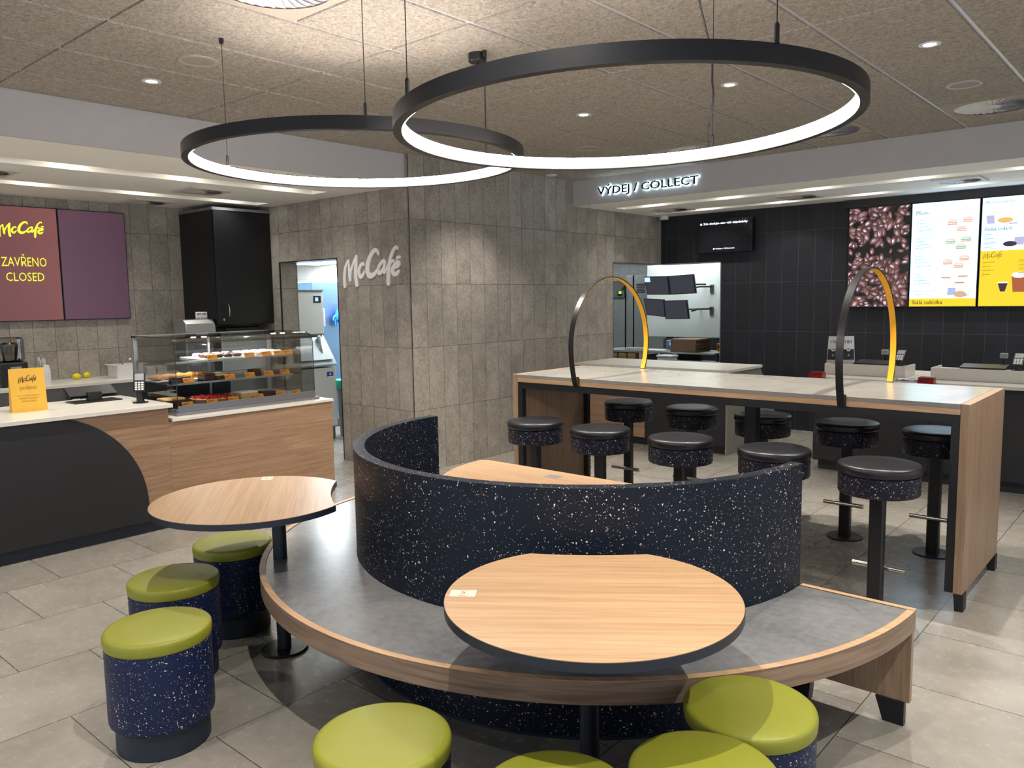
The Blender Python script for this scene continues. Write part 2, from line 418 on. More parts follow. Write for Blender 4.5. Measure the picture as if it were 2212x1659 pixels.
# walls: far left, cafe wall with a doorway, pillar side and black wall with the corner hatch
struct(MB().box(XL-.2, XL, -4, YC, 0, 2.75), 'wall_left', 'wallyl', smooth=0)
DX0, DX1, DZ = -7.775, -6.726, 2.09
m = MB(); m.box(XL-.2, DX0, YC, YC+.22, 0, 3.05); m.box(DX1, XR-.001, YC, YC+.22, 0, 3.05); m.box(DX0, DX1, YC, YC+.22, DZ, 3.05)
struct(m, 'wall_front', 'wallx', smooth=0)
HY0, HZ0, HZ1, HX1 = 8.34, .78, 2.08, -4.735
m = MB(); m.box(XR-.2, XR, YC+.001, HY0, 0, 3.05); m.box(XR-.2, XR, HY0, YD, HZ1, 3.05); m.box(XR-.2, XR, HY0, YD, 0, HZ0)
struct(m, 'wall_right', 'wally', smooth=0)
m = MB(); m.box(HX1, 4.5, YD, YD+.15, 0, 3.05); m.box(XR, HX1, YD, YD+.15, HZ1, 3.05); m.box(XR, HX1, YD, YD+.15, 0, HZ0)
struct(m, 'wall_back', 'dark', smooth=0)
m = MB(); m.box(HX1-.012, HX1, YD-.004, YD+.15, HZ0, HZ1); m.box(XR, HX1, YD-.004, YD+.15, HZ1-.012, HZ1)
m.box(XR-.2, XR+.004, HY0, YD, HZ1-.012, HZ1); m.box(XR-.2, XR+.004, HY0, HY0+.01, HZ0, HZ1)
struct(m, 'trim_2', 'steel', smooth=0)
struct(MB().box(XR-.003, XR+.002, YC-.002, YC+.003, 0, 2.98), 'trim_3', 'blackmetal', smooth=0)
# door casing lines
m = MB(); m.box(DX0-.003, DX0+.008, YC-.004, YC+.22, 0, DZ); m.box(DX0, DX1, YC-.004, YC+.22, DZ-.01, DZ); m.box(DX1-.008, DX1+.002, YC-.004, YC+.1, 0, DZ)
struct(m, 'trim_4', 'blackmetal', smooth=0)
# lowered ceilings with light troughs
LZ = 2.70
def slab(name, x0, x1, y0, y1, troughs, along):
    m = MB()
    tr = sorted(troughs)
    if along == 'y':     # troughs run along y, listed as (xa, xb, ya, yb)
        cur = x0
        for xa, xb, ya, yb in tr:
            m.box(cur, xa, y0, y1, LZ, LZ+.02); m.box(xa, xb, y0, ya, LZ, LZ+.02) if ya > y0 else None
            if yb < y1: m.box(xa, xb, yb, y1, LZ, LZ+.02)
            m.box(xa, xb, ya, yb, LZ+.12, LZ+.14)
            m.box(xa-.01, xa, ya, yb, LZ+.02, LZ+.14); m.box(xb, xb+.01, ya, yb, LZ+.02, LZ+.14)
            m.box(xa, xb, yb, yb+.01, LZ+.02, LZ+.14); m.box(xa, xb, ya-.01, ya, LZ+.02, LZ+.14)
            cur = xb
        m.box(cur, x1, y0, y1, LZ, LZ+.02)
    else:
        cur = y0
        for ya, yb, xa, xb in tr:
            m.box(x0, x1, cur, ya, LZ, LZ+.02); m.box(x0, xa, ya, yb, LZ, LZ+.02)
            if xb < x1: m.box(xb, x1, ya, yb, LZ, LZ+.02)
            m.box(xa, xb, ya, yb, LZ+.12, LZ+.14)
            m.box(xa, xb, ya-.01, ya, LZ+.02, LZ+.14); m.box(xa, xb, yb, yb+.01, LZ+.02, LZ+.14)
            m.box(xa-.01, xa, ya, yb, LZ+.02, LZ+.14); m.box(xb, xb+.01, ya, yb, LZ+.02, LZ+.14)
            cur = yb
        m.box(x0, x1, cur, y1, LZ, LZ+.02)
    return struct(m, name, 'cream', smooth=0)
BX = -5.66
slab('ceiling_left', XL, BX-.021, -4, YC, [(-6.72, -6.47, -3, 4.72), (-7.85, -7.62, -3, 4.80)], 'y')
struct(MB().box(BX-.02, BX, -4, YC, LZ, CZ+.06), 'wall_bulkhead_left', 'plaster', smooth=0)
slab('ceiling_right', XR, 4.5, 7.549, YD, [(8.06, 8.28, -5.40, 4), (8.93, 9.13, -5.45, 4)], 'x')
struct(MB().box(XR, 4.5, 7.528, 7.548, LZ, CZ+.06), 'wall_bulkhead_right', 'plaster', smooth=0)
# kitchen behind the openings
m = MB(); m.box(-12, -.5, 12.4, 12.5, 0, 2.75); m.box(-12, -5.83, 7.4, 7.5, 0, 2.75)
struct(m, 'wall_kitchen_back', 'white', smooth=0)
m = MB(); m.box(-12.1, -12, 4, 12.5, 0, 2.75); m.box(-.6, -.5, YD+.15, 12.5, 0, 2.75)
struct(m, 'wall_kitchen_side', 'white', smooth=0)
struct(MB().box(-12, XL-.2, YC, YC+.1, 0, 2.75), 'wall_kitchen_front', 'white', smooth=0)
m = MB(); m.box(-12, XR-.2, YC+.22, 12.5, 2.62, 2.7); m.box(XR-.2, -.5, YD+.15, 12.5, 2.62, 2.7)
struct(m, 'ceiling_kitchen', 'cream', smooth=0)
struct(MB().box(-12, XR-.21, YC+.221, 7.399, 2.225, 2.30), 'ceiling_staff', 'cream', smooth=0)
struct(MB().box(DX0+.009, DX0+.012, YC+.01, YC+.215, 0, DZ-.01), 'trim_5', 'wally', smooth=0)

# ================================================================ LIGHT FITTINGS
def ring_body_mesh(R, wd, h, cx, cy, cz, tilt):
    return None
def pendant(name, label, cx, cy, cz, tilt, R, wd, h, wires, canopy):
    t = thing(name, label, 'lamp', (cx, cy, cz), 0, 'ring lamps hanging over the round bench')
    T = Matrix.Translation((cx, cy, cz)) @ Matrix.Rotation(-math.atan(tilt), 4, 'Y')
    m = MB(); seg = 160
    # outer channel: outer wall, top, underside lip; the light strip fills the inward face
    m.sector(0, 0, R-.012, R, 0, 360, -h/2, h/2, seg); m.sector(0, 0, R-wd, R-.0121, 0, 360, h/2-.004, h/2, seg)
    m.sector(0, 0, R-wd+.006, R-.0121, 0, 360, -h/2, -h/2+.004, seg); m.xf(T); m.build('ring_frame', 'ringblack', t)
    m = MB(); m.sector(0, 0, R-wd, R-.0125, 0, 360, -h/2+.0041, h/2-.0042, seg); m.xf(T); m.build('light_strip', 'glow', t)
    for (wx, wy) in wires:
        zt = cz+tilt*(wx-cx)+h/2
        m = MB(); m.tube([(wx, wy, zt), (wx, wy, CZ)], .0016, 6)
        m.lathe([(.004, zt+.05), (.007, zt+.045), (.007, zt), (.009, zt-.002)], wx, wy, 12)
        m.lathe([(.005, CZ-.03), (.011, CZ-.024), (.012, CZ)], wx, wy, 12); m.build('suspension_wire', 'blackmetal', t)
    return t
p1 = pendant('ring_pendant', 'smaller looking black ring lamp on the left, hanging farther away and lower in view', -3.15, 2.493, 2.336, .007, .80, .036, .052,
    [(-3.852, 2.2), (-3.03, 3.272), (-2.515, 2.03)], True)
m = MB(); m.lathe([(.047, CZ-.045), (.05, CZ-.04), (.05, CZ)], -3.097, 3.288, 28); m.build('ceiling_rose', 'blackmetal', p1)
m = MB(); m.tube([(-3.097, 3.288, CZ-.045), (-3.085, 3.285, CZ-.075), (-3.035, 3.275, CZ-.11), (-3.033, 3.274, 2.7), (-3.034, 3.276, 2.5), (-3.03, 3.272, 2.37)], .0035, 8); m.build('power_cable', 'blackmetal', p1)
p2 = pendant('ring_pendant', 'large looking black ring lamp on the right, nearest to the camera', -1.60, 2.433, 2.261, .019, .80, .036, .052,
    [(-1.90, 1.70), (-.885, 2.07), (-1.65, 3.21)], True)
m = MB(); m.tube([(-1.52, 2.75, CZ), (-1.525, 2.78, 2.9), (-1.60, 3.0, 2.80), (-1.648, 3.2, 2.66), (-1.655, 3.212, 2.56), (-1.640, 3.2, 2.5), (-1.655, 3.21, 2.42), (-1.67, 3.21, 2.37), (-1.668, 3.21, 2.29)], .004, 8); m.build('power_cable', 'blackmetal', p2)

dl = [(-4.869, 2.311, 'round recessed downlight in the tiles beside the left bulkhead', True), (-3.543, 4.886, 'small recessed downlight seen through the left part of the right ring lamp', True),
      (-2.387, 4.87, 'small recessed downlight seen through the middle of the right ring lamp', True), (-1.225, 4.87, 'recessed downlight in the tiles right of the ring lamps', True)]
m0 = None
def downlight(x, y, label):
    global m0
    if m0 is None:
        m0 = thing('downlight', label, 'downlight', (x, y, CZ), 0, 'round downlights in the grey ceiling')
        m = MB(); m.sector(0, 0, .034, .055, 0, 360, -.004, .0, 32); m.sector(0, 0, .030, .035, 0, 360, -.002, .012, 32); m.build('trim_ring', 'whiteplastic', m0, world=False)
        m = MB(); m.lathe([(.032, -.003), (.032, .008)], 0, 0, 24); m.build('lamp_lens', 'lamp', m0, world=False)
    else: dup(m0, (x, y, CZ), label)
for x, y, lb, vis in dl:
    downlight(x, y, lb); spot(x, y, CZ-.01, 105, rad=.016)
downlight(-4.90, 5.70, 'recessed downlight by the tiled pillar wall, behind the glare of the right ring lamp'); spot(-4.90, 5.70, CZ-.01, 50, rad=.016)
for x, y in ((-1.25, 1.2), (.35, 2.4), (.0, 4.87), (-4.87, -.6), (.4, .2), (-2.6, -.9), (-4.3, 4.2)):
    spot(x, y, CZ-.01, 105, rad=.016)
def tspot(x, y):
    spot(x, y, LZ+.085, 16, 118, NEUT, .02, 1.0)
    l = bpy.data.lights.new('trough_lamp', 'POINT'); l.energy = .55; l.color = NEUT; l.shadow_soft_size = .02
    o = bpy.data.objects.new('trough_lamp', l); COL.objects.link(o); o.location = (x, y, LZ+.06)
for k in range(5): tspot(-6.60, 4.35-.93*k)
for k in range(5): tspot(-7.74, 4.45-.93*k)
for k in range(6): tspot(-5.0+.95*k, 8.17)
for k in range(6): tspot(-4.75+.95*k, 9.03)
# speakers
ps = None
for x, y, lb in ((-4.287, 2.304, 'round flush ceiling speaker beside the downlight near the left bulkhead'), (-4.301, 5.982, 'round flush ceiling speaker seen low inside the right ring lamp'), (-1.282, 5.953, 'round flush ceiling speaker at the right, before the square vent')):
    if ps is None:
        ps = thing('ceiling_speaker', lb, 'speaker', (x, y, CZ), 0, 'flush speakers in the grey ceiling')
        m = MB(); m.sector(0, 0, .085, .105, 0, 360, -.006, 0, 40); m.build('rim', plain('speaker_rim', 'AFA9A2', .5), ps, world=False)
        m = MB(); m.lathe([(.085, -.001), (.085, -.004), (.03, -.006), (.0, -.006)], 0, 0, 40, cap=False); m.build('grille', plain('speaker_grille', '9C968E', .7), ps, world=False)
    else: dup(ps, (x, y, CZ), lb)
# swirl diffusers
def diffuser(x, y, z, size, label, nb=32):
    t = thing('swirl_vent', label, 'vent', (x, y, z), 0, 'swirl air vents in the ceiling')
    s = size/2; R = s*.86
    m = MB()
    m.box(-s, s, -s, s, .012, .03)
    v = []; n = 64
    for k in range(n):
        a = 2*PI*k/n; c, d = math.cos(a), math.sin(a); q = s/max(abs(c), abs(d))
        v += [(R*c, R*d, -.004), (q*c, q*d, -.004), (q*c, q*d, .012)]
    m.add(v, [(3*k, 3*k+1, 3*((k+1) % n)+1, 3*((k+1) % n)) for k in range(n)]+[(3*k+1, 3*k+2, 3*((k+1) % n)+2, 3*((k+1) % n)+1) for k in range(n)])
    m.build('face_plate', ['vented' if size < .5 else plain('vent_cream', 'A89E8E', .6)], t, world=False, smooth=0)
    m = MB(); pz = .006 if size > .5 else .002; m.lathe([(R, pz), (R, pz+.0015)], 0, 0, 48); m.build('plenum', 'blackplastic' if size > .5 else 'greyplastic', t, world=False)
    m = MB(); cov = .80 if size > .5 else .90; dz = .009 if size > .5 else .005
    for k in range(nb):
        a = 2*PI*k/nb; b = a+2*PI/nb*cov
        ri, ro = R*.2, R*.985
        ca, sa, cb, sb = math.cos(a), math.sin(a), math.cos(b), math.sin(b)
        m.add([(ri*ca, ri*sa, -.004), (ro*ca, ro*sa, -.004), (ro*cb, ro*sb, -.004+dz), (ri*cb, ri*sb, -.004+dz)], [(0,1,2,3)])
    m.lathe([(R*.21, -.006), (R*.21, .009)], 0, 0, 24); m.build('vane_disc', 'whiteplastic' if size > .5 else 'vented', t, world=False, smooth=0)
    return t
diffuser(-3.09, 2.02, CZ+.006, .59, 'large square swirl vent cut by the top edge of the picture')
diffuser(-3.69, 6.84, CZ+.006, .59, 'square swirl vent half hidden by the right ring lamp above the lit letters')
diffuser(-2.48, 6.84, CZ+.006, .59, 'square swirl vent beside the right end of the right ring lamp')
diffuser(-1.28, 6.84, CZ+.006, .59, 'square swirl vent by the right bulkhead near the picture edge')
for x, y, lb in ((-7.20, 2.05, 'square swirl vent in the cream ceiling at the left picture edge'), (-7.15, 3.81, 'square swirl vent in the cream ceiling in front of the black wall cabinet'), (-8.28, 3.80, 'square swirl vent against the wall above the closed maroon screens'),
    (-4.97, 8.67, 'square swirl vent nearest the security camera'), (-3.40, 8.62, 'square swirl vent above the left half of the black tiled wall'), (-1.84, 8.55, 'square swirl vent above the lit menu screens, tinted blue')):
    diffuser(x, y, LZ-.012, .40, lb, 20)
m = MB(); m.lathe([(.05, CZ-.012), (.06, CZ-.008), (.06, CZ)], -5.50, 6.98, 24); tag(m.build('smoke_detector', 'whiteplastic'), 'small white detector on the ceiling beside the tiled pillar', 'detector')
t = thing('security_camera', 'white dome security camera in the corner above the serving hatch', 'camera', (-5.50, 9.38, LZ))
m = MB(); m.lathe([(.055, LZ-.05), (.06, LZ-.03), (.06, LZ)], -5.50, 9.38, 24); m.build('housing', 'whiteplastic', t)
m = MB(); m.blob((-5.50, 9.38, LZ-.05), (.04, .04, .035), 16, 8); m.build('dome', 'blackplastic', t)

# ================================================================ ROUND BENCH
CX, CY = -2.345, 3.2
t = thing('round_bench', 'semicircular grey bench with oak rim around a dark speckled curved backrest', 'bench', (CX, CY, 0))
A0, A1 = -181.5, -.9
m = MB(); m.sector(CX, CY, 1.075, 1.13, A0, A1, 0, .965, 120); m.build('backrest', 'speck', t, bevel=.003)
m = MB(); m.sector(CX, CY, 1.131, 1.545, A0, A1, .37, .45, 120); m.build('seat', 'bench', t)
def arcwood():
    n = NT('shaded_oak_rim'); co = n.coord(); s = n.sep(co)
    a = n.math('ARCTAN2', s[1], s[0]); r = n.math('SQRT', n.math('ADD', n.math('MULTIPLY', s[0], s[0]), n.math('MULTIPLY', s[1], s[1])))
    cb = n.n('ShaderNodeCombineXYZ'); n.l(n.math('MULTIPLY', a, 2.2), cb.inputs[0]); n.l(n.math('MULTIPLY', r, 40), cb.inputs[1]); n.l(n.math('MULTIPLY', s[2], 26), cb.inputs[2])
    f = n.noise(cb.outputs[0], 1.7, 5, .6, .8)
    n.base(n.ramp(f, [(.36, srgb('7B6653')), (.62, srgb('9E856E'))]), .42); return n.m  # greyer, darker oak: shade on the rim's side is put into the colour
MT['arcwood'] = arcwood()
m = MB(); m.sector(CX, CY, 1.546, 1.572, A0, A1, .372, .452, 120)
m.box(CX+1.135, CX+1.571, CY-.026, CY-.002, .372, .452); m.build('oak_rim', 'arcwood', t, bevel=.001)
m = MB(); m.sector(CX, CY, 1.546, 1.573, A0, A1, .4523, .4535, 120); m.box(CX+1.135, CX+1.572, CY-.027, CY-.001, .4523, .4535); m.build('rim_top_veneer', 'woodx', t)
m = MB(); m.box(CX+1.14, CX+1.571, CY-.05, CY-.020, .093, .3715); m.build('end_panel', 'woodz', t, bevel=.001)
def taper(m, x0, x1, y0, y1, z0, z1, sx=.0, sy=.0, side=1):
    # leg narrowing towards the floor on one side
    m.add([(x0+(sx if side > 0 else 0), y0, z0), (x1-(0 if side > 0 else sx), y0, z0), (x1-(0 if side > 0 else sx), y1, z0), (x0+(sx if side > 0 else 0), y1, z0), (x0, y0, z1), (x1, y0, z1), (x1, y1, z1), (x0, y1, z1)],
          [(0,3,2,1),(4,5,6,7),(0,1,5,4),(1,2,6,5),(2,3,7,6),(3,0,4,7)])
m = MB(); taper(m, CX+1.45, CX+1.555, CY-.06, CY-.03, 0, .093, .03); m.build('leg', 'blackmetal', t)
m = MB(); taper(m, CX+1.13, CX+1.235, CY-.10, CY-.05, 0, .37, .03, side=-1); m.build('leg', 'blackmetal', t)
m = MB(); taper(m, CX-1.555, CX-1.45, CY-.06, CY-.03, 0, .37, .03, side=-1); m.build('leg', 'blackmetal', t)
m = MB(); m.sector(CX, CY, 1.08, 1.1335, A0, A1, 0, .012, 120); m.build('floor_strip', 'navyedge', t)

# ---------------- tables
def table(px, py, cx, cy, R, label, bite=True, grain=0, sticker=None, num='5'):
    t = thing('cafe_table', label, 'table', (px, py, 0), 0, 'tables at the round bench')
    pts = []; N = 120
    for k in range(N):
        a = 2*PI*k/N; x, y = cx+R*math.cos(a), cy+R*math.sin(a)
        pts.append((x, y))
    if bite:
        Rb = 1.24; new = []
        for i in range(N):
            p = pts[i]; inside = math.hypot(p[0]-CX, p[1]-CY) < Rb
            if not inside: new.append(p)
            elif not new or new[-1] != 'b': new.append('b')
        if new[0] == 'b' and new[-1] == 'b': new.pop()
        # circle intersections
        d = math.hypot(cx-CX, cy-CY); aa = (Rb**2-R**2+d*d)/(2*d); th = math.acos(aa/Rb); base = math.atan2(cy-CY, cx-CX)
        arc = [(CX+Rb*math.cos(base+th*q), CY+Rb*math.sin(base+th*q)) for q in [1-2*k/24 for k in range(25)]]
        i = new.index('b'); ref = new[i-1]
        if math.hypot(arc[0][0]-ref[0], arc[0][1]-ref[1]) > math.hypot(arc[-1][0]-ref[0], arc[-1][1]-ref[1]): arc.reverse()
        pts = new[:i]+arc+new[i+1:]
    m = MB(); m.prism(pts, .722, .7485); m.build('table_edge', 'navyedge', t, smooth=30)
    def ins(p, d):
        v = Vector((p[0]-cx, p[1]-cy)); return (cx+v.x*(1-d/v.length), cy+v.y*(1-d/v.length))
    m = MB(); m.prism([ins(p, .0015) for p in pts], .7486, .7505)
    m.build('table_top', wood('table_oak', 'X', 'C09F7A', 'A48360', .34, 1.0, -grain), t)
    m = MB(); m.lathe([(.032, .012), (.032, .71)], px, py, 32); m.lathe([(.11, .705), (.11, .7215)], px, py, 40); m.build('post', 'navyedge', t)
    m = MB(); m.lathe([(.109, 0), (.109, .007), (.104, .011), (.03, .013)], px, py, 48)
    for k in range(4):
        a = PI/4+k*PI/2; m.lathe([(.005, .011), (.005, .0125)], px+.085*math.cos(a), py+.085*math.sin(a), 10)
    m.build('base_plate', 'blackmetal', t)
    if sticker:
        sx, sy, ang = sticker
        st = MB(); st.box(-.028, .028, -.04, .04, .7506, .7511); st.xf(Matrix.Translation((sx, sy, 0)) @ Matrix.Rotation(ang, 4, 'Z'))
        so = st.build('table_number_sticker', plain('sticker_cream', 'D8CCB8', .5, 0, .02), t)
        tx = text('sticker_number', num, 'brown', t, 0, 0, .014, .018)
        for v in tx.data.vertices:
            q = v.co; v.co = WM[t.name].inverted() @ (Matrix.Translation((sx, sy, .7513)) @ Matrix.Rotation(ang+math.radians(90+0), 4, 'Z') @ Vector((q.x-.007, q.z-.004, 0)))
        tx2 = MB()
        for r in range(3): tx2.box(-.014+.001*r, .014-.001*r, -.018-.004*r, -.0165-.004*r, .7512, .7513)
        tx2.box(-.015, .015, .022, .0235, .7512, .7513)
        tx2.xf(Matrix.Translation((sx, sy, 0)) @ Matrix.Rotation(ang+math.radians(90), 4, 'Z')); tx2.build('sticker_print', 'ochre', t)
    return t
a37 = math.radians(-53); a127 = math.radians(-127)
table(CX+1.487*math.cos(a37), CY+1.487*math.sin(a37), -1.364, 1.908, .449, 'round oak table with a number 5 sticker, standing over the front of the bench', True, math.radians(37), (-1.683, 1.675, math.radians(-53)))
table(-3.24, 2.014, -3.300, 1.926, .450, 'round oak table at the left, three green stools beneath it', True, math.radians(-37), (-3.605, 2.187, math.radians(53)), '6')
# half-round table inside the bench
t = thing('cafe_table', 'half round oak table inside the curved backrest, mostly hidden', 'table', (CX, 2.95, 0), 0, 'tables at the round bench')
pts = []
R = .70
for k in range(61):
    a = PI+PI*k/60; pts.append((CX+R*math.cos(a), 3.17+R*math.sin(a)))
rr = .05; pts = [(CX-R, 3.17), ] + pts[1:-1] + [(CX+R, 3.17)]
pts += [(CX+R-rr*(1-math.cos(k*PI/12)), 3.17+rr*math.sin(k*PI/12)) for k in range(1, 7)] + [(CX-R+rr*(1-math.sin(k*PI/12)), 3.17+rr*math.cos(k*PI/12)) for k in range(0, 6)]
m = MB(); m.prism(pts, .722, .7485); m.build('table_edge', 'navyedge', t)
m = MB(); m.prism([(CX+(p[0]-CX)*.997, 2.95+(p[1]-2.95)*.997) for p in pts], .7486, .7505); m.build('table_top', 'woodx', t)
m = MB(); m.lathe([(.03, .012), (.03, .7215)], CX, 2.9, 28); m.build('post', 'blackmetal', t)
m = MB(); m.lathe([(.16, 0), (.16, .008), (.03, .012)], CX, 2.9, 40); m.build('base_plate', 'blackmetal', t)
m = MB(); m.box(-2.50, -2.42, 3.08, 3.14, .7506, .7511); m.build('table_number_sticker', 'greyplastic', t)

# ---------------- green stools
st = [(-2.914, 1.277, 'green topped speckled drum stool at the far left front, seen whole'),
 (-3.392, 1.571, 'green topped drum stool second from the front at the left, half shaded'),
 (-3.667, 2.010, 'green topped drum stool farthest back beneath the left round table'),
 (-1.662, 1.326, 'pale lit green drum stool alone at the bottom, left of the other front stools'),
 (-1.135, 1.432, 'green drum stool of which only the top rim shows at the bottom edge'),
 (-.904, 1.749, 'green drum stool cut by the bottom edge, overlapping the stool behind it'),
 (-.955, 2.131, 'green drum stool at the bottom right with a table shadow across its left side')]
t = thing('drum_stool', st[0][2], 'stool', (st[0][0], st[0][1], 0), 0, 'green topped drum stools around the bench')
m = MB(); m.lathe([(.160, 0), (.167, .004), (.167, .10)], 0, 0, 64); m.build('plinth', 'plinth', t, world=False)
m = MB(); m.lathe([(.166, .096), (.176, .100), (.186, .112), (.188, .130), (.188, .400)], 0, 0, 64); m.build('drum', 'speckst', t, world=False)
m = MB(); m.lathe([(.183, .4005), (.188, .402), (.190, .408), (.1915, .425), (.1915, .438), (.1895, .4445), (.184, .4495), (.172, .4525), (.1, .4545), (.0, .455)], 0, 0, 64)
m.build('seat_cushion', 'green', t, world=False, smooth=60)
for x, y, lb in st[1:]: dup(t, (x, y, 0), lb, random.uniform(0, 6))

# ---------------- high table with arches
BX0, BX1, BY0, BY1, BZ = -3.93, -.875, 4.495, 5.375, 1.085
t = thing('high_table', 'long high table with beige top, oak ends and black frame behind the bench', 'table', (-2.4, 4.92, 0))
m = MB(); m.box(BX0+.046, BX1-.046, BY0, BY1, BZ-.026, BZ); m.build('table_top', ['bartop'], t, bevel=.002)
m = MB(); m.box(BX0+.046, BX1-.046, BY0+.0, BY1-.0, BZ-.056, BZ-.0261); m.build('apron', 'woodx', t)
for xa in (BX0, BX1-.045):
    m = MB(); m.box(xa, xa+.045, BY0, BY1, .093, BZ); m.build('end_panel', 'woodz', t, bevel=.002)
for xa in (BX0, BX1-.045):
    for ya in (BY0+.005, BY1-.075):
        m = MB(); taper(m, xa+.002, xa+.05, ya, ya+.07, 0, .093, .008); m.build('foot', 'blackmetal', t)
m = MB()
for ya in (BY0+.005, BY1-.045): m.box(BX0+.046, BX1-.046, ya, ya+.04, BZ-.104, BZ-.0561)
for xa in (BX0+.046, BX1-.096): m.box(xa, xa+.05, BY0+.045, BY1-.045, BZ-.104, BZ-.0561)
m.build('top_frame', 'blackmetal', t)
for xa in (BX0+.046, BX1-.086, -2.255):
    for ya in (BY0+.005, BY1-.045):
        if xa == -2.255:
            if ya > 5: continue
            m = MB(); m.box(xa, xa+.075, 4.88, 4.95, 0, BZ-.104)
        else: m = MB(); m.box(xa, xa+.04, ya, ya+.04, .093, BZ-.104)
        m.build('leg', 'blackmetal', t)
def arch(x, label):
    a = thing('table_arch', label, 'arch', (x, 4.93, BZ), 0, 'black and yellow arches on the high table')
    cy_, cz_, R = 4.918, 1.305, .496; wd = .040; th = .010
    a0 = math.asin((BZ-.06-cz_)/R); a1 = PI-math.asin((BZ+.0005-cz_)/R); n = 90
    angs = [a0+(a1-a0)*k/n for k in range(n+1)]
    for nm, ra, rb, mt, e in (('outer_band', R-th*.6, R, 'ringblack', 0), ('yellow_lining', R-th, R-th*.6-.0002, 'yellow', .0025)):
        m = MB(); v = []
        for q in angs:
            c, s = math.cos(q), math.sin(q)
            for (xx, r_) in ((x-wd/2+e, ra), (x+wd/2-e, ra), (x+wd/2-e, rb), (x-wd/2+e, rb)): zz = cz_+r_*s; v.append((xx, cy_-r_*c-(.026*(max(0, 1.27-zz)/.22)**2 if c > 0 else 0), zz))
        # stop the back foot at the top
        f = [(4*k+j, 4*k+(j+1) % 4, 4*k+4+(j+1) % 4, 4*k+4+j) for k in range(n) for j in range(4)] + [(3,2,1,0), tuple(4*n+j for j in range(4))]
        m.add(v, f); m.build(nm, mt, a)
    m = MB(); m.box(x-wd/2, x+wd/2, BY0-.006, BY0-.0005, BZ-.06, BZ+.01); m.build('foot_bracket', 'blackmetal', a)
arch(-3.33, 'arch at the left end of the high table, black outside and yellow inside')
arch(-1.505, 'arch at the right end of the high table, in front of the coffee bean screen')

# ---------------- bar stools
bs = [(-3.54, 4.28, 'F', 'black bar stool nearest the left end of the high table, front row'),
 (-2.985, 4.28, 'F', 'second black bar stool from the left in the front row'),
 (-2.39, 4.28, 'F', 'middle black bar stool of the front row'),
 (-1.795, 4.27, 'F', 'black bar stool of the front row half hidden by the tip of the curved backrest'),
 (-1.215, 4.20, 'F', 'large looking black bar stool at the right end of the front row'),
 (-3.565, 5.52, 'B', 'black bar stool at the left end of the row beyond the table'),
 (-2.975, 5.50, 'B', 'second black bar stool from the left beyond the table'),
 (-2.385, 5.46, 'B', 'black bar stool beyond the table just right of its middle leg'),
 (-1.785, 5.45, 'B', 'black bar stool beyond the table with a round shadow around its foot'),
 (-1.235, 5.43, 'B', 'black bar stool beyond the table partly behind its right leg, seat lit blue')]
g_ = 'black bar stools at the high table'
t = thing('bar_stool', bs[0][3], 'stool', (bs[0][0], bs[0][1], 0), 0, g_)
m = MB(); m.lathe([(.188, .747), (.196, .749), (.199, .756), (.200, .775), (.198, .786), (.192, .793), (.180, .797), (.10, .797), (0, .796)], 0, 0, 56); m.build('seat_cushion', 'leather', t, world=False, smooth=60)
m = MB(); m.lathe([(.180, .642), (.190, .645), (.194, .652), (.194, .742), (.188, .7465)], 0, 0, 56); m.build('seat_drum', 'speckbar', t, world=False)
m = MB()
m.add([], [])
pf = [(.036, -.018), (.036, .018), (.028, .026), (-.028, .026), (-.036, .018), (-.036, -.018), (-.028, -.026), (.028, -.026)]
m.prism(pf, .008, .6415); m.build('post', 'blackmetal', t, world=False)
m = MB(); m.tube([(-.13, .045, .24), (.13, .045, .24)], .014, 16); m.tube([(0, .045, .24), (0, .02, .24)], .012, 10); m.build('footrest', 'chrome', t, world=False)
m = MB(); m.lathe([(.116, 0), (.116, .005), (.112, .009), (.03, .011)], 0, 0, 48); m.build('base_plate', 'blackmetal', t, world=False)
for x, y, r, lb in bs[1:]: dup(t, (x, y, 0), lb, 0 if r == 'F' else PI)
# ================================================================ CAFE COUNTER (left)
FX = -5.69
t = thing('cafe_counter', 'taller cafe counter at the left with white top and black arc on oak front', 'counter', (-6.1, 1.3, 0))
m = MB(); m.box(-6.50, FX-.0, -1.5, 2.672, .09, .90); m.build('oak_body', 'woodcounter', t, bevel=.001)
pts = [(-1.2, .0905), (2.49, .0905)] + [(1.78+.71*math.cos(a), .22+.71*math.sin(a)) for a in [math.asin(max(-1, min(1, v))) for v in [0]] ]
pts = [(-1.2, .0905), (2.49, .0905), (2.49, .22)] + [(1.78+.71*math.cos(k*PI/60), .22+.71*math.sin(k*PI/60)) for k in range(1, 25)]
pts = [p for p in pts if p[1] < .899] + [(1.99, .899), (-1.2, .899)]
m = MB(); m.prism(pts, FX+.0003, FX+.006, 'yz'); m.build('black_arc_panel', 'black', t)
m = MB(); m.box(-6.50, FX-.03, -1.5, 2.66, 0, .09); m.build('plinth', 'plinth', t)
m = MB(); m.box(-6.53, FX+.045, -1.5, 2.69, .9005, .93); m.build('worktop', 'whitetop', t, bevel=.003)
t = thing('cafe_counter', 'lower cafe counter with oak front carrying the pastry display', 'counter', (-6.1, 3.4, 0))
m = MB(); m.box(-6.50, FX, 2.6725, 4.115, .0, .79); m.build('oak_body', 'woodcounter', t, bevel=.001)
m = MB(); m.box(-6.52, FX+.012, 2.695, 4.125, .7905, .812); m.build('worktop', 'whitetop', t, bevel=.002)

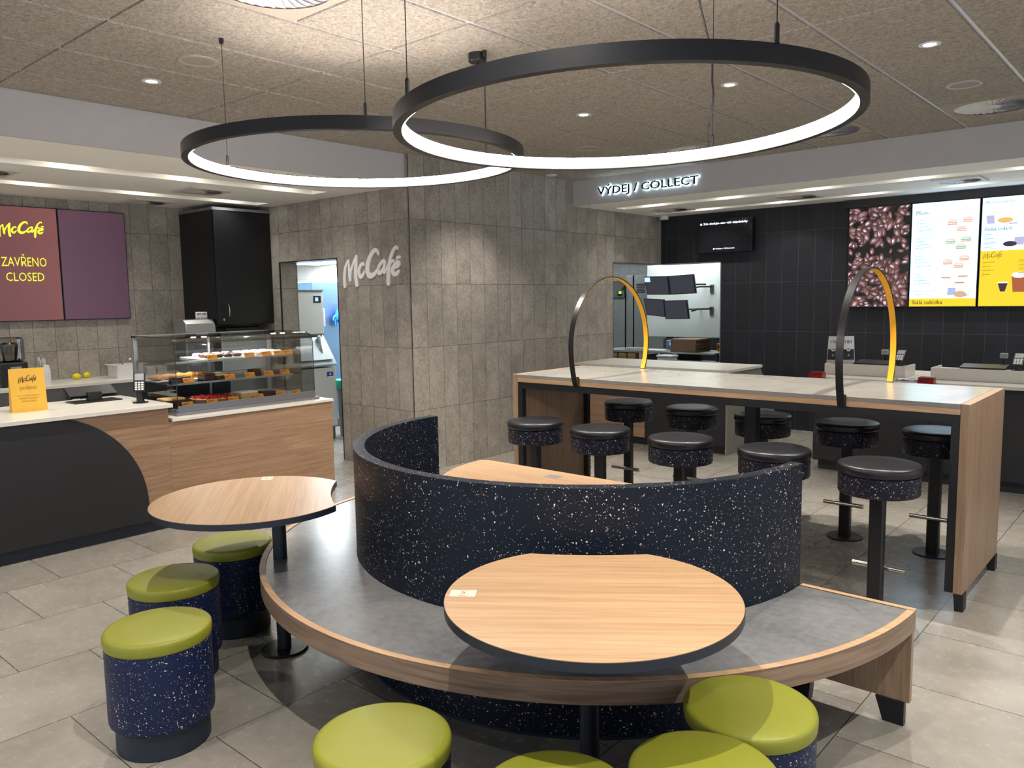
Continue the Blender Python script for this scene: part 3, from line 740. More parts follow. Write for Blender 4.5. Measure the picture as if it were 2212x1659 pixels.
# pastry display case: x -6.57..-5.80, y 2.79..4.01, z .812..1.40
t = thing('pastry_display', 'curved glass pastry display case on the lower cafe counter', 'display case', (-6.18, 3.4, .812))
XF, XB, Y0, Y1 = -5.79, -6.50, 2.795, 4.015
m = MB(); m.box(XB, XF+.015, Y0-.02, Y1+.035, .8125, .835); m.box(XB, XF-.005, Y0-.01, Y1+.01, .835, .86); m.build('steel_base', 'aluminium', t, bevel=.002)
m = MB(); m.box(XF-.004, XF+.004, Y0, Y1, .836, .885); m.build('front_rail', 'aluminium', t, bevel=.001)
prof = [(XF-.002, .886), (XF-.002, 1.28)] + [(XF-.002-.10+.10*math.cos(k*PI/16), 1.295+.10*math.sin(k*PI/16)) for k in range(0, 9)] + [(XB+.02, 1.398)]
def sheet(prof, y0, y1, th):
    m = MB(); v = []; n = len(prof)
    for i, (x, z) in enumerate(prof):
        a = prof[max(i-1, 0)]; b = prof[min(i+1, n-1)]; d = math.hypot(b[0]-a[0], b[1]-a[1])
        nx, nz = (b[1]-a[1])/d*th, -(b[0]-a[0])/d*th
        for y in (y0, y1): v += [(x, y, z), (x-nx, y, z-nz)]
    f = []
    for i in range(n-1):
        p, q = 4*i, 4*i+4
        f += [(p, p+2, q+2, q), (p+1, q+1, q+3, p+3), (p, q, q+1, p+1), (p+2, p+3, q+3, q+2)]
    f += [(0, 1, 3, 2), (4*n-4, 4*n-2, 4*n-1, 4*n-3)]
    return m.add(v, f)
sheet(prof, Y0+.004, Y1-.004, .005).build('curved_glass', 'glass', t)
for yy in (Y0, Y1-.004):
    poly = [(p[0]-.006, p[1]) for p in prof[:-1]] + [(XB+.02, 1.392), (XB+.02, .862)]
    poly[0] = (XF-.008, .862)
    m = MB(); m.prism(poly, yy, yy+.004, 'xz'); m.build('end_glass', 'glass', t)
    m = MB(); m.tube([(p[0]-.001, yy+.002, p[1]) for p in prof], .0032, 6); m.build('glass_edge', plain('dark_glass_edge', '1E2A28', .2), t)
m = MB()
for yy in (Y0-.006, Y1-.024): m.box(XB-.005, XB+.03, yy, yy+.03, .8355, 1.40)
m.box(XB-.005, XB+.03, Y0-.006, Y1+.006, 1.385, 1.402); m.box(XB, XB+.025, 3.42, 3.44, .86, 1.385)
m.build('rear_frame', 'steel', t, bevel=.001)
m = MB(); m.box(XB+.0, XB+.012, Y0+.02, 3.62, .861, 1.035); m.build('rear_door', 'blackplastic', t)
m = MB(); m.box(XB+.0125, XB+.0135, 3.05, 3.10, .92, .95); m.build('label', 'whiteplastic', t)
for z_, nm in ((1.200, 'shelf'), (1.035, 'shelf')):
    m = MB(); m.box(XB+.03, -5.965, Y0+.006, Y1-.01, z_-.006, z_); m.build(nm, 'glass', t)
    m = MB(); m.box(-5.965, -5.955, Y0+.006, Y1-.10, z_-.012, z_+.003); m.build('shelf_rail', 'steel', t)
m = MB(); m.box(XB+.04, XF-.02, Y0+.02, Y1-.02, .8605, .866); m.build('deck', 'steeld', t)
for yy in (3.13, 3.22, 3.86, 3.95):
    m = MB(); m.lathe([(.018, 1.376), (.022, 1.384)], -6.15, yy, 16); m.build('case_light', 'lamp', t)
def case_lamp(y, p): 
    l = bpy.data.lights.new('case_lamp', 'AREA'); l.energy = p; l.size = .05; l.size_y = .5; l.shape = 'RECTANGLE'; l.color = WARM
    o = bpy.data.objects.new('case_lamp', l); COL.objects.link(o); o.location = (-6.15, y, 1.372)
case_lamp(3.12, 3.0); case_lamp(3.75, 3.0)
# pastries: y from the distance along the case
yt = lambda cx: 2.76+(cx-400)*.000916
ym = lambda cx: 2.773+(cx-430)*.000926
yb = lambda cx: 2.793+(cx-590)*.000933
ntag = 0
pt = None
for (row, fn, xx, z_, cxs) in (('top', yt, -5.95, 1.2035, (860, 1215, 1390, 1515, 1615)), ('middle', ym, -5.95, 1.0385, (650, 1025, 1220, 1408, 1580)), ('bottom', yb, -5.835, .8665, (705, 920, 1115, 1355, 1577, 1738))):
    for k, cx in enumerate(cxs):
        y = fn(cx)
        lb = ['first', 'second', 'third', 'fourth', 'fifth', 'sixth'][k]+' orange price card from the left on the '+row+' level of the pastry display'
        if pt is None:
            pt = thing('price_card', lb, 'price card', (xx, y, z_), 0, 'orange price cards in the pastry display')
            m = MB(); m.add([(.0, -.045, 0), (.0, .045, 0), (-.02, .045, .038), (-.02, -.045, .038)], [(0,1,2,3)]); m.add([(.0, -.045, 0), (.0, .045, 0), (-.04, .045, .001), (-.04, -.045, .001)], [(0,1,2,3)]); m.build('card', 'orange', pt, world=False, smooth=0)
            m = MB()
            for r, (a, b) in enumerate(((-.038, .012), (-.038, -.01))):
                z0 = .024-.007*r; m.add([(.0012-z0*.52, a, z0), (.0012-z0*.52, b, z0), (.0012-(z0+.003)*.52, b, z0+.003), (.0012-(z0+.003)*.52, a, z0+.003)], [(0,1,2,3)])
            m.build('print', 'brown', pt, world=False, smooth=0)
        else: dup(pt, (xx, y, z_), lb)
def croissant(x, y, z, rz, label):
    m = MB(); pts = []; rr = []
    for k in range(15):
        a = (k/14-.5)*2.2; pts.append((math.sin(a)*.085, -math.cos(a)*.05+.03, 0)); q = 1-abs(k/14-.5)*2; rr.append(.008+.024*q**.8+.005*(k % 2))
    m.tube(pts, rr, 12); m.xf(Matrix.Translation((x, y, z)) @ Matrix.Rotation(rz, 4, 'Z') @ Matrix.Scale(.80, 4))
    return tag(m.build('croissant', 'croissant', smooth=50), label, 'croissant', 'croissants on the middle shelf')
for k, (y, r) in enumerate(((2.865, 1.57), (2.955, 1.62), (3.05, 1.5), (3.145, 1.57), (3.235, 1.6))):
    croissant(-6.28, y, 1.071, r, ['first', 'second', 'third', 'fourth', 'fifth'][k]+' golden croissant from the left in the pastry display')
m = MB(); m.box(-6.42, -6.16, 2.82, 3.34, 1.0355, 1.045); tag(m.build('serving_tray', 'whiteplastic', bevel=.003), 'white tray under the croissants', 'tray')
m = MB(); m.box(-6.42, -6.0, 3.14, 3.52, 1.2005, 1.212); tag(m.build('serving_tray', 'whiteplastic', bevel=.003), 'white tray under the brown pastries on the top shelf', 'tray')
m = MB(); m.box(-6.42, -6.0, 3.53, 3.86, 1.2005, 1.212); tag(m.build('serving_tray', 'whiteplastic', bevel=.003), 'white tray under the iced doughnuts on the top shelf', 'tray')
def donut(x, y, z, mat, label, grp, ri=.022, ro=.018):
    m = MB(); v = []; n, q = 22, 10
    for i in range(n):
        a = 2*PI*i/n
        for j in range(q): b = 2*PI*j/q; v.append((x+(ri+ro*math.cos(b))*math.cos(a), y+(ri+ro*math.cos(b))*math.sin(a), z+ro*.85*(1+math.sin(b))))
    m.add(v, [(i*q+j, i*q+(j+1) % q, ((i+1) % n)*q+(j+1) % q, ((i+1) % n)*q+j) for i in range(n) for j in range(q)])
    return tag(m.build('doughnut', mat, smooth=60), label, 'doughnut', grp)
for r, xx in enumerate((-6.05, -6.16, -6.28)):
    for k in range(4):
        donut(xx, 3.20+.083*k+.01*r, 1.2125, 'choc' if r < 2 else 'icing', ('brown' if r < 2 else 'pale')+' doughnut, %s from left in the %s row, left tray of the top shelf' % (['first', 'second', 'third', 'last'][k], ['front', 'middle', 'rear'][r]), 'doughnuts on the top shelf')
    for k in range(4):
        donut(xx, 3.575+.083*k, 1.2125, 'icing', 'white doughnut, %s from left in the %s row, right tray of the top shelf' % (['first', 'second', 'third', 'last'][k], ['front', 'middle', 'rear'][r]), 'doughnuts on the top shelf')
def slab_cake(x, y, z, dx, dy, h, mat, top, label, nm='cake_slice'):
    t_ = thing(nm, label, 'cake', (x, y, z), 0, 'cakes in the pastry display')
    m = MB(); m.box(x-dx/2, x+dx/2, y-dy/2, y+dy/2, z, z+h*.75); m.build('sponge', mat, t_, bevel=.006)
    m = MB(); m.box(x-dx/2+.002, x+dx/2-.002, y-dy/2+.002, y+dy/2-.002, z+h*.75, z+h); m.build('topping', top, t_, bevel=.005)
slab_cake(-6.04, ym(615), 1.0355, .12, .13, .05, 'choc', 'choc', 'dark brownie at the left of the middle shelf')
slab_cake(-6.10, ym(890), 1.0355, .12, .10, .05, 'choc', 'choc', 'dark brownie near the centre of the middle shelf')
slab_cake(-6.05, ym(985), 1.0355, .10, .10, .04, 'choc', 'cake', 'brown cake slice just left of the second middle price card', )
slab_cake(-6.08, ym(1340), 1.0355, .10, .08, .055, 'choc', 'choc', 'dark brownie at the right of the middle shelf')
slab_cake(-5.95, yb(620), .8665, .13, .17, .07, 'choc', 'cake', 'crumble topped cake loaf at the left of the bottom level')
slab_cake(-5.99, yb(1320), .8665, .13, .16, .055, 'cake', 'icing', 'pale yellow cake on the bottom level')
slab_cake(-5.98, yb(1525), .8665, .10, .12, .04, 'choc', 'choc', 'flat dark cake at the right of the bottom level')
t_ = thing('berry_tart', 'round tart with red berry glaze on the bottom level', 'tart', (-6.04, yb(1030), .8665))
m = MB(); m.lathe([(.155, .8665), (.17, .895), (.165, .897)], -6.04, yb(1030), 40); m.build('crust', 'croissant', t_)
m = MB()
for k in range(44):
    a = k*2.399; r = .155*math.sqrt(k/44); m.blob((-6.04+r*math.cos(a), yb(1030)+r*math.sin(a), .900), (.018, .018, .012), 8, 5)
m.build('berries', 'berry', t_)

# items on the high counter
t = thing('counter_sign', 'yellow closed notice card standing on the white cafe counter', 'sign', (-6.08, 1.895, .93), math.radians(84))
m = MB(); m.add([(-.107, 0, 0), (.107, 0, 0), (.107, .03, .295), (-.107, .03, .295), (-.107, .09, 0), (.107, .09, 0), (.107, .036, .296), (-.107, .036, .296)], [(0,1,2,3),(5,4,7,6),(3,2,6,7),(0,3,7,4),(1,5,6,2)]); m.build('card', 'yellowcard', t, world=False, smooth=0)
def lean(o):
    for v in o.data.vertices: v.co.y += v.co.z*.1017-.0006
lean(logo('logo', 'brown', t, -.055, .055, .195, .25, -.001, 0, .8))
lean(text('word', 'ZAVŘENO', 'ochre', t, 0, .150, .105, .030, align='C'))
for k, (tx, wd) in enumerate((('KÁVU SI MŮŽETE OBJEDNAT', .14), ("U HOSTESKY McDONALD'S", .115), ('NEBO NA KIOSKU', .085))): lean(text('small_print', tx, 'ochre', t, 0, .105-.019*k, wd, .011, align='C'))
def pinpad(x, y, z, rz, label, low=False):
    hz, tl = (.085, -52) if low else (.145, -28); sh = .045 if low else .085
    t = thing('card_terminal', label, 'card terminal', (x, y, z), rz, 'card payment terminals')
    m = MB(); m.lathe([(.055, 0), (.055, .005), (.028, .008), (.026, sh), (.02, sh+.005)], 0, 0, 28); m.build('stand', 'blackplastic', t, world=False)
    m = MB(); m.box(-.040, .040, -.012, .012, -.07, .085); m.xf(Matrix.Translation((0, -.01, hz)) @ Matrix.Rotation(math.radians(tl), 4, 'X')); m.build('housing', 'blackplastic', t, world=False, bevel=.008)
    m = MB(); m.box(-.030, .030, -.014, -.0125, .02, .072); m.xf(Matrix.Translation((0, -.01, hz)) @ Matrix.Rotation(math.radians(tl), 4, 'X')); m.build('display', 'greyplastic', t, world=False)
    m = MB()
    for i in range(3):
        for j in range(4): m.box(-.028+i*.021, -.013+i*.021, -.015, -.0125, -.058+j*.017, -.047+j*.017)
    m.xf(Matrix.Translation((0, -.01, hz)) @ Matrix.Rotation(math.radians(tl), 4, 'X')); m.build('keypad', 'whiteplastic', t, world=False)
pinpad(-5.90, 2.57, .93, math.radians(60), 'card terminal on a black stand beside the pastry display')
t = thing('till_monitor', 'black till screen lying low on the cafe counter beside the notice card', 'monitor', (-6.30, 2.40, .93), math.radians(90))
m = MB(); m.box(-.17, .17, -.09, .09, 0, .008); m.build('base', 'blackplastic', t, world=False)
m = MB(); m.box(-.17, .17, -.012, .012, 0, .13); m.xf(Matrix.Translation((0, -.0, .04)) @ Matrix.Rotation(math.radians(-62), 4, 'X')); m.build('screen', 'blackplastic', t, world=False, bevel=.004)
m = MB(); m.box(-.05, .05, -.02, .02, 0, .07); m.build('neck', 'blackplastic', t, world=False)

# back counter on the left wall
t = thing('back_counter', 'white topped worktop along the tiled wall behind the cafe counter', 'counter', (-8.3, 2.5, 0))
m = MB(); m.box(XL+.0005, -8.06, -1.5, YC-.002, .09, .884); m.build('body', 'steeld', t)
m = MB(); m.box(XL+.0005, -8.08, -1.5, YC-.002, 0, .09); m.build('plinth', 'black', t)
m = MB(); m.box(XL+.0005, -8.02, -1.5, YC-.002, .8845, .915); m.build('worktop', 'whitetop', t, bevel=.003)
t = thing('cup_dispenser', 'steel tube with white and yellow cups set in the front of the back counter', 'dispenser', (-8.06, 2.86, .80))
m = MB(); m.tube([(-8.06, 2.88, .81), (-8.01, 2.88, .81)], .055, 20); m.build('tube', 'steel', t)
m = MB(); m.tube([(-8.012, 2.88, .805), (-7.97, 2.88, .803)], [.042, .045], 20); m.build('cups', ['whiteplastic'], t)
# items
t = thing('blender', 'black blender with a clear cover on the back counter', 'blender', (-8.32, 2.46, .915))
m = MB(); m.box(-8.42, -8.2, 2.34, 2.57, .9155, 1.14); m.build('motor_base', 'blackplastic', t, bevel=.015)
m = MB(); m.box(-8.199, -8.196, 2.42, 2.51, 1.03, 1.10); m.build('control_panel', 'greyplastic', t)
m = MB(); m.box(-8.41, -8.21, 2.35, 2.56, 1.141, 1.37); m.build('clear_cover', 'clear', t, bevel=.03)
m = MB(); m.lathe([(.05, 1.1415), (.055, 1.16), (.075, 1.30), (.06, 1.32)], -8.31, 2.455, 24); m.build('jug', 'clear', t)
t = thing('stirrer_tub', 'black tub full of white paper stirrers beside the blender', 'tub', (-8.3, 2.72, .915))
m = MB(); m.lathe([(.05, .9155), (.055, 1.06)], -8.3, 2.72, 24); m.build('tub', 'blackplastic', t)
m = MB()
for k in range(26):
    a = random.uniform(0, 6.28); r = random.uniform(0, .035); dx, dy = random.uniform(-.03, .03), random.uniform(-.03, .03)
    x, y = -8.3+r*math.cos(a), 2.72+r*math.sin(a); m.tube([(x, y, 1.0), (x+dx, y+dy, random.uniform(1.12, 1.17))], .004, 5)
m.build('stirrers', 'whiteplastic', t)
m = MB(); m.lathe([(.032, .9155), (.034, .92), (.034, 1.06), (.028, 1.075), (.028, 1.10), (0, 1.105)], -8.15, 2.70, 24); tag(m.build('sugar_bottle', 'whiteplastic'), 'white labelled bottle in front of the stirrer tub', 'bottle')
for k, (x, y, lb) in enumerate(((-8.50, 3.085, 'lemon lying nearer on the back counter'), (-8.575, 3.21, 'lemon lying behind, closer to the wall'))):
    m = MB(); v0 = len(m.v); m.blob((0, 0, 0), (.030, .040, .030), 18, 10); m.blob((0, .040, 0), (.008, .008, .008), 10, 6); m.xf(Matrix.Translation((x, y, .9455)) @ Matrix.Rotation(.5*k, 4, 'Z')); tag(m.build('lemon', 'lemon', smooth=60), lb, 'lemon', 'two lemons on the back counter')
t = thing('storage_tub', 'open translucent white tub with spoons at the end of the back counter', 'tub', (-8.3, 3.45, .915))
m = MB(); m.box(-8.42, -8.20, 3.36, 3.62, .9155, .920)
for a in ((-8.42, -8.41, 3.36, 3.62), (-8.21, -8.20, 3.36, 3.62), (-8.4099, -8.2101, 3.3601, 3.37), (-8.4099, -8.2101, 3.61, 3.6199)): m.box(*a, .92, 1.05)
m.box(-8.44, -8.18, 3.33, 3.37, 1.045, 1.052); m.box(-8.44, -8.18, 3.61, 3.65, 1.045, 1.052); m.build('tub', 'whiteplastic', t)
m = MB(); m.tube([(-8.3, 3.55, .95), (-8.25, 3.38, 1.12)], .006, 8); m.blob((-8.26, 3.52, 1.09), (.03, .03, .03), 12, 8); m.build('scoop', 'chrome', t)
# wall cabinet
t = thing('wall_cabinet', 'tall black wall cabinet in the corner behind the pastry display', 'cabinet', (-8.27, 4.65, 1.42))
m = MB(); m.box(XL+.001, -7.93, 4.312, YC-.001, 1.42, 2.625); m.build('body', 'cabblack', t)
m = MB(); m.box(-7.9295, -7.908, 4.318, YC-.045, 1.445, 2.618); m.build('door', 'cabblack', t, bevel=.002)
dd = [c for c in t.children if c.name.startswith('door')][0]
m = MB(); m.tube([(-7.907, 4.428, 1.64), (-7.88, 4.43, 1.625), (-7.872, 4.43, 1.57), (-7.88, 4.43, 1.515), (-7.907, 4.428, 1.50)], .006, 10); m.build('handle', 'chrome', dd)
m = MB(); m.tube([(-7.907, 4.378, 1.475), (-7.902, 4.378, 1.475)], .012, 16); m.build('lock', 'chrome', dd)
m = MB(); m.box(XL+.001, -7.902, 4.305, YC-.001, 2.6255, 2.655); m.build('top_rail', 'aluminium', t)
# coffee equipment under the cabinet
t = thing('coffee_grinder', 'grey metal coffee grinder beneath the black wall cabinet', 'grinder', (-8.1, 4.13, .915))
m = MB(); m.box(-8.22, -7.98, 3.98, 4.29, .9155, 1.30); m.build('body', 'steeld', t, bevel=.02)
m = MB(); pr = [(-8.22, 1.3005), (-7.97, 1.3005), (-7.94, 1.36), (-7.95, 1.44), (-8.0, 1.485), (-8.22, 1.485)]; m.prism(pr, 3.97, 4.30, 'xz'); m.build('hood', 'steel', t, bevel=.01)
t = thing('kitchen_timer', 'small white kitchen timer standing on the coffee grinder', 'timer', (-8.05, 4.2, 1.486), math.radians(80))
m = MB(); m.box(-.06, .06, -.012, .012, 0, .075); m.build('case', 'whiteplastic', t, world=False, bevel=.006)
m = MB(); m.box(-.05, -.005, -.0135, -.0125, .045, .065); m.box(.005, .05, -.0135, -.0125, .045, .065)
for k in range(3): m.box(-.045+.036*k, -.022+.036*k, -.0145, -.0125, .008, .018)
m.build('display', 'greyplastic', t, world=False)
t = thing('espresso_machine', 'steel and black espresso machine below the black cabinet door', 'coffee machine', (-8.1, 4.66, .915))
m = MB(); m.box(-8.4, -7.95, 4.36, 4.95, .9155, 1.33); m.build('body', 'steel', t, bevel=.01)
m = MB(); m.box(-8.3, -8.0, 4.45, 4.85, 1.331, 1.385); m.build('cup_rail', 'blackplastic', t, bevel=.01)
for yy in (4.5, 4.75):
    m = MB(); m.lathe([(.03, 1.06), (.03, 1.13)], -7.91, yy, 20); m.tube([(-7.91, yy, 1.09), (-7.80, yy, 1.08)], .012, 10); m.build('brew_head', 'chrome', t)
for k in range(2):
    m = MB(); m.box(-8.5, -8.35, 3.72+.12*k, 3.82+.12*k, .9155, 1.0); tag(m.build('plastic_tub', 'whiteplastic', bevel=.008), ['left', 'right'][k]+' white plastic tub on the worktop behind the pastry display', 'tub', 'white tubs behind the display')
# glove and water jug lit blue/green behind the glass
# ================================================================ SIGNS ON WALLS
t = thing('wall_sign', 'white script letters on the tiled wall beside the staff doorway', 'sign', (-6.185, YC, 1.97))
o = logo('letters', 'logowhite', t, -.438, .450, -.180, .188, -.001, .012)
t = thing('wall_sign', 'back lit dark letters on the grey bulkhead above the collect counter', 'sign', (-4.63, 7.528, 2.82))
text('letters', 'VÝDEJ / COLLECT', 'blackmetal', t, -.625, -.060, 1.25, .135, -.022, .008, .012)
text('letter_glow', 'VÝDEJ / COLLECT', emit('cold_sign_glow', 'CFEFFF', 6), t, -.627, -.062, 1.254, .139, -.006, .005, .018)

def screen(label, x, y, z, wd, ht, rz, facemat, name='menu_screen', depth=.05, group=None, frame='blackplastic', bez=.008):
    t = thing(name, label, 'screen', (x, y, z), rz, group)
    m = MB(); m.box(0, wd, -depth, -.0005, 0, ht); m.build('bezel', frame, t, world=False, bevel=.003)
    m = MB(); m.add([(bez, -depth-.001, bez), (wd-bez, -depth-.001, bez), (wd-bez, -depth-.001, ht-bez), (bez, -depth-.001, ht-bez)], [(0,1,2,3)]); m.build('display', facemat, t, world=False, smooth=0)
    return t
def maroon(name, c1, c2):
    n = NT(name); P = n.sep(n.coord('Object')); f = n.math('MULTIPLY', P[0], 1.4)
    c = n.mix(n.math('ADD', f, n.math('MULTIPLY', P[2], .15), clamp=True), srgb(c1), srgb(c2))
    n.b.inputs['Base Color'].default_value = (.01, .01, .01, 1); n.b.inputs['Roughness'].default_value = .35
    n.l(c, n.b.inputs['Emission Color']); n.b.inputs['Emission Strength'].default_value = .5; return n.m
yel = emit('yellow_screen_text', 'F2F03C', .62)
t = screen('maroon screen with yellow closed notice on the left wall', XL, 2.402, 1.505, .645, 1.095, PI/2, maroon('maroon_display', '6E3F44', '85504E'), group='maroon screens on the left wall')
logo('logo', yel, t, .125, .52, .80, .955, -.0525)
text('word', 'ZAVŘENO', yel, t, .325, .525, .39, .118, -.0525, align='C')
text('word', 'CLOSED', yel, t, .325, .385, .33, .082, -.0525, align='C')
t = screen('blank dark maroon screen right of the closed notice', XL, 3.05, 1.505, .648, 1.095, PI/2, maroon('maroon_display_blank', '624250', '523646'), group='maroon screens on the left wall')

# menu boards on the black wall, each .655 wide
SZ0, SH = 1.488, 1.117
cyan = NT('menu_display'); c_ = cyan.sep(cyan.coord('Object'))
cc = cyan.mix(cyan.math('MULTIPLY', c_[0], 2.2, clamp=True), srgb('A2DFFA'), srgb('D0E6FF'))
cyan.b.inputs['Base Color'].default_value = (0, 0, 0, 1); cyan.l(cc, cyan.b.inputs['Emission Color']); cyan.b.inputs['Emission Strength'].default_value = 1.5; cyan.b.inputs['Roughness'].default_value = .3
navy = emit('menu_navy', '14508C', 0.54); yb_ = emit('menu_yellow', 'F2CF20', 0.63); dgr = emit('menu_ink', '4A4A20', 0.48); tealt = emit('menu_teal_text', '4FA9B5', 0.54)
bun = emit('menu_bun', 'D9A98E', 0.6); bun2 = emit('menu_bun_light', 'F1DCCB', 0.6); greenf = emit('menu_green', '6BC49A', 0.6); egg = emit('menu_egg', 'F0B86A', 0.6); redf = emit('menu_red', 'C4574E', 0.6); purp = emit('menu_purple', '8E6AB0', 0.6); dkb = emit('menu_dark', '3A2740', 0.48)
def flat(t, nm, mat, polys, y=-.0525):
    m = MB()
    for i, p in enumerate(polys): m.add([(q[0], y-.00002*i, q[1]) for q in p], [tuple(range(len(p)))])
    return m.build(nm, mat, t, world=False, smooth=0)
def rect(x, z, w_, h): return [(x, z), (x+w_, z), (x+w_, z+h), (x, z+h)]
def ell(x, z, rx, rz_, a0=0, a1=360, n=20): return [(x+rx*math.cos(math.radians(a0+(a1-a0)*k/n)), z+rz_*math.sin(math.radians(a0+(a1-a0)*k/n))) for k in range(n+1)]
# coffee beans
t = screen('screen showing roasted coffee beans, left of the breakfast menu', -3.150, YD, SZ0, .655, SH, 0, plain('bean_screen_dark', '0C080C', .3), group='lit screens on the black tiled wall')
me = MB(); cols = []
for i in range(300):
    x, z = random.uniform(.012, .643), random.uniform(.012, SH-.012)
    sc_ = random.uniform(.8, 1.4)*(.75 if .45 < z/SH < .62 else 1.0)
    if .50 < z/SH < .63 and random.random() < .75: continue
    a = .048*sc_; b = .029*sc_*random.uniform(.7, 1.05); th = random.uniform(0, PI); y = -.0525-.00002*i; warmth = random.random()
    hi = Vector((.66, .54+.06*warmth, .60+.25*warmth))*random.uniform(.4, 1.5); md = Vector((.15, .065, .055))*random.uniform(.6, 1.6); dk = Vector((.012, .004, .006))
    n = 20; rings = ((0, hi), (.22, hi*.8+md*.2), (.5, md*1.2), (.85, md*.6), (1.0, dk))
    vs, fs = [], []
    ox, oz = -.22*a, .2*b
    for j, (r, c) in enumerate(rings):
        for k in range(n):
            q = 2*PI*k/n; lx = a*r*math.cos(q)+ox*(1-r); lz = b*r*math.sin(q)+oz*(1-r)
            X_, Z_ = x+lx*math.cos(th)-lz*math.sin(th), z+lx*math.sin(th)+lz*math.cos(th)
            vs.append((min(.645, max(.01, X_)), y, min(SH-.01, max(.01, Z_)))); cols.append(c)
    for j in range(len(rings)-1):
        for k in range(n): fs.append((j*n+k, j*n+(k+1) % n, (j+1)*n+(k+1) % n, (j+1)*n+k))
    me.add(vs, fs)
    if random.random() < .45:
        vs = []
        for k in range(9):
            s_ = (k/8-.5)*1.5; lx, lz = a*s_, b*.25*math.sin(s_*3)
            for e in (-.0022, .0022): vs.append((min(.645, max(.01, x+lx*math.cos(th)-(lz+e)*math.sin(th))), y-.00001, min(SH-.01, max(.01, z+lx*math.sin(th)+(lz+e)*math.cos(th))))); cols.append(Vector((.10, .04, .04)))
        me.add(vs, [(2*k, 2*k+1, 2*k+3, 2*k+2) for k in range(8)])
bn = NT('coffee_bean_picture'); at = bn.n('ShaderNodeAttribute'); at.attribute_name = 'bean'
bn.b.inputs['Base Color'].default_value = (0, 0, 0, 1); bn.l(at.outputs['Color'], bn.b.inputs['Emission Color']); bn.b.inputs['Emission Strength'].default_value = .6
o = me.build('bean_picture', bn.m, t, world=False, smooth=0)
ca = o.data.color_attributes.new('bean', 'FLOAT_COLOR', 'POINT')
for i, c in enumerate(cols): ca.data[i].color = (*c, 1)
# breakfast menu
t = screen('pale blue lit menu screen headed Menu with sandwiches', -2.490, YD, SZ0, .655, SH, 0, cyan.m, group='lit screens on the black tiled wall')
flat(t, 'yellow_footer', yb_, [rect(.008, .008, .639, .085)])
text('title', 'Menu', navy, t, .05, .985, .125, .045, -.053)
text('footer_text', 'Stálá nabídka', dgr, t, .035, .032, .30, .042, -.0535, off=.012)
for z_, s_, wd, n in ((.915, 'McMuffin Vajíčkový', .215, 3), (.725, 'McMuffin Fresh', .165, 3), (.535, 'Bagel', .065, 3), (.345, 'Toast', .055, 3), (.155, 'McCountry Breakfast', .215, 1)):
    text('heading', s_, navy, t, .055, z_, wd, .022, -.053)
    pr = []
    for k in range(n):
        zz = z_-.022-.036*k
        pr += [ell(.066, zz, .005, .006, n=8), rect(.085, zz, .06+.03*((k*7) % 3), .005), rect(.085, zz-.012, .025, .004), rect(.13, zz-.012, .05, .002), rect(.185, zz-.012, .03, .004)]
    flat(t, 'menu_lines', tealt, pr)
fills = [(.40, .885, 1), (.545, .905, 1), (.49, .815, 1), (.39, .69, 2), (.535, .705, 2), (.49, .63, 2), (.37, .475, 3), (.525, .51, 3), (.475, .435, 3), (.36, .31, 4), (.52, .32, 4), (.49, .255, 4)]
A, B, C_, D_ = [], [], [], []
for x, z_, k in fills:
    h = .014 if k != 4 else .007
    A += [ell(x, z_+h*.6, .048, h*1.5, 0, 180), rect(x-.046, z_-h*1.8, .092, h*.9)]
    B += [ell(x, z_+h*.9, .040, h*.9, 0, 180)]
    (C_ if k in (1, 3) else D_).append(rect(x-.05, z_-h*.7, .10, h*.6)); 
    if k == 2: D_.append(rect(x-.052, z_-.001, .104, .006))
flat(t, 'bun_shapes', bun, A, -.0526); flat(t, 'bun_highlights', bun2, B, -.0530); flat(t, 'egg_fillings', egg, C_, -.0533)
flat(t, 'green_fillings', greenf, D_, -.0535); flat(t, 'meat_fillings', redf, [rect(x-.045, z_-.001, .09, .005) for x, z_, k in fills if k != 2], -.0537)
flat(t, 'cup_picture', emit('menu_cup', 'A9B9E4', 0.6), [[(.375, .125), (.465, .125), (.455, .205), (.385, .205)]], -.0528)
flat(t, 'meal_picture', bun, [ell(.50, .135, .06, .035)], -.0531); flat(t, 'meal_label', purp, [rect(.54, .118, .045, .008)], -.0534)
# right board
t = screen('lit screen with pale upper half and yellow coffee menu, at the picture edge', -1.825, YD, SZ0, .655, SH, 0, cyan.m, group='lit screens on the black tiled wall')
flat(t, 'yellow_half', yb_, [rect(.008, .008, .639, .565)])
text('title', 'Míchaná vajíčka', navy, t, .035, 1.04, .255, .040, -.053)
text('heading', 'Sladká snídaně', navy, t, .035, .775, .245, .038, -.053, off=.014)
logo('logo', dgr, t, .03, .205, .485, .565, -.0536, 0, .55)
pr = []
for k in range(4): pr += [rect(.04, .735-.043*k, .06+.02*(k % 3), .006), rect(.04, .723-.043*k, .12, .003)]
flat(t, 'menu_lines', tealt, pr); pr = []
for k in range(4): pr += [rect(.03, .455-.042*k, .07+.04*((k+1) % 2), .006), rect(.03, .440-.042*k, .025, .004), rect(.35, .465-.042*k, .09, .006), rect(.35, .45-.042*k, .08, .003)]
flat(t, 'coffee_lines', emit('menu_ochre', 'A08418', 0.6), pr, -.0536)
flat(t, 'cup_picture', emit('menu_cup2', 'B9B6DC', 0.6), [[(.055, .845), (.125, .845), (.115, .93), (.045, .93)], [(.30, .62), (.385, .62), (.395, .70), (.305, .70)]], -.0528)
flat(t, 'egg_picture', egg, [ell(.215, .875, .07, .028)], -.0529); flat(t, 'sweets_picture', dkb, [ell(.265, .635, .06, .028)], -.0530)
flat(t, 'tray_edge', purp, [rect(.25, .835, .07, .01)], -.0532)
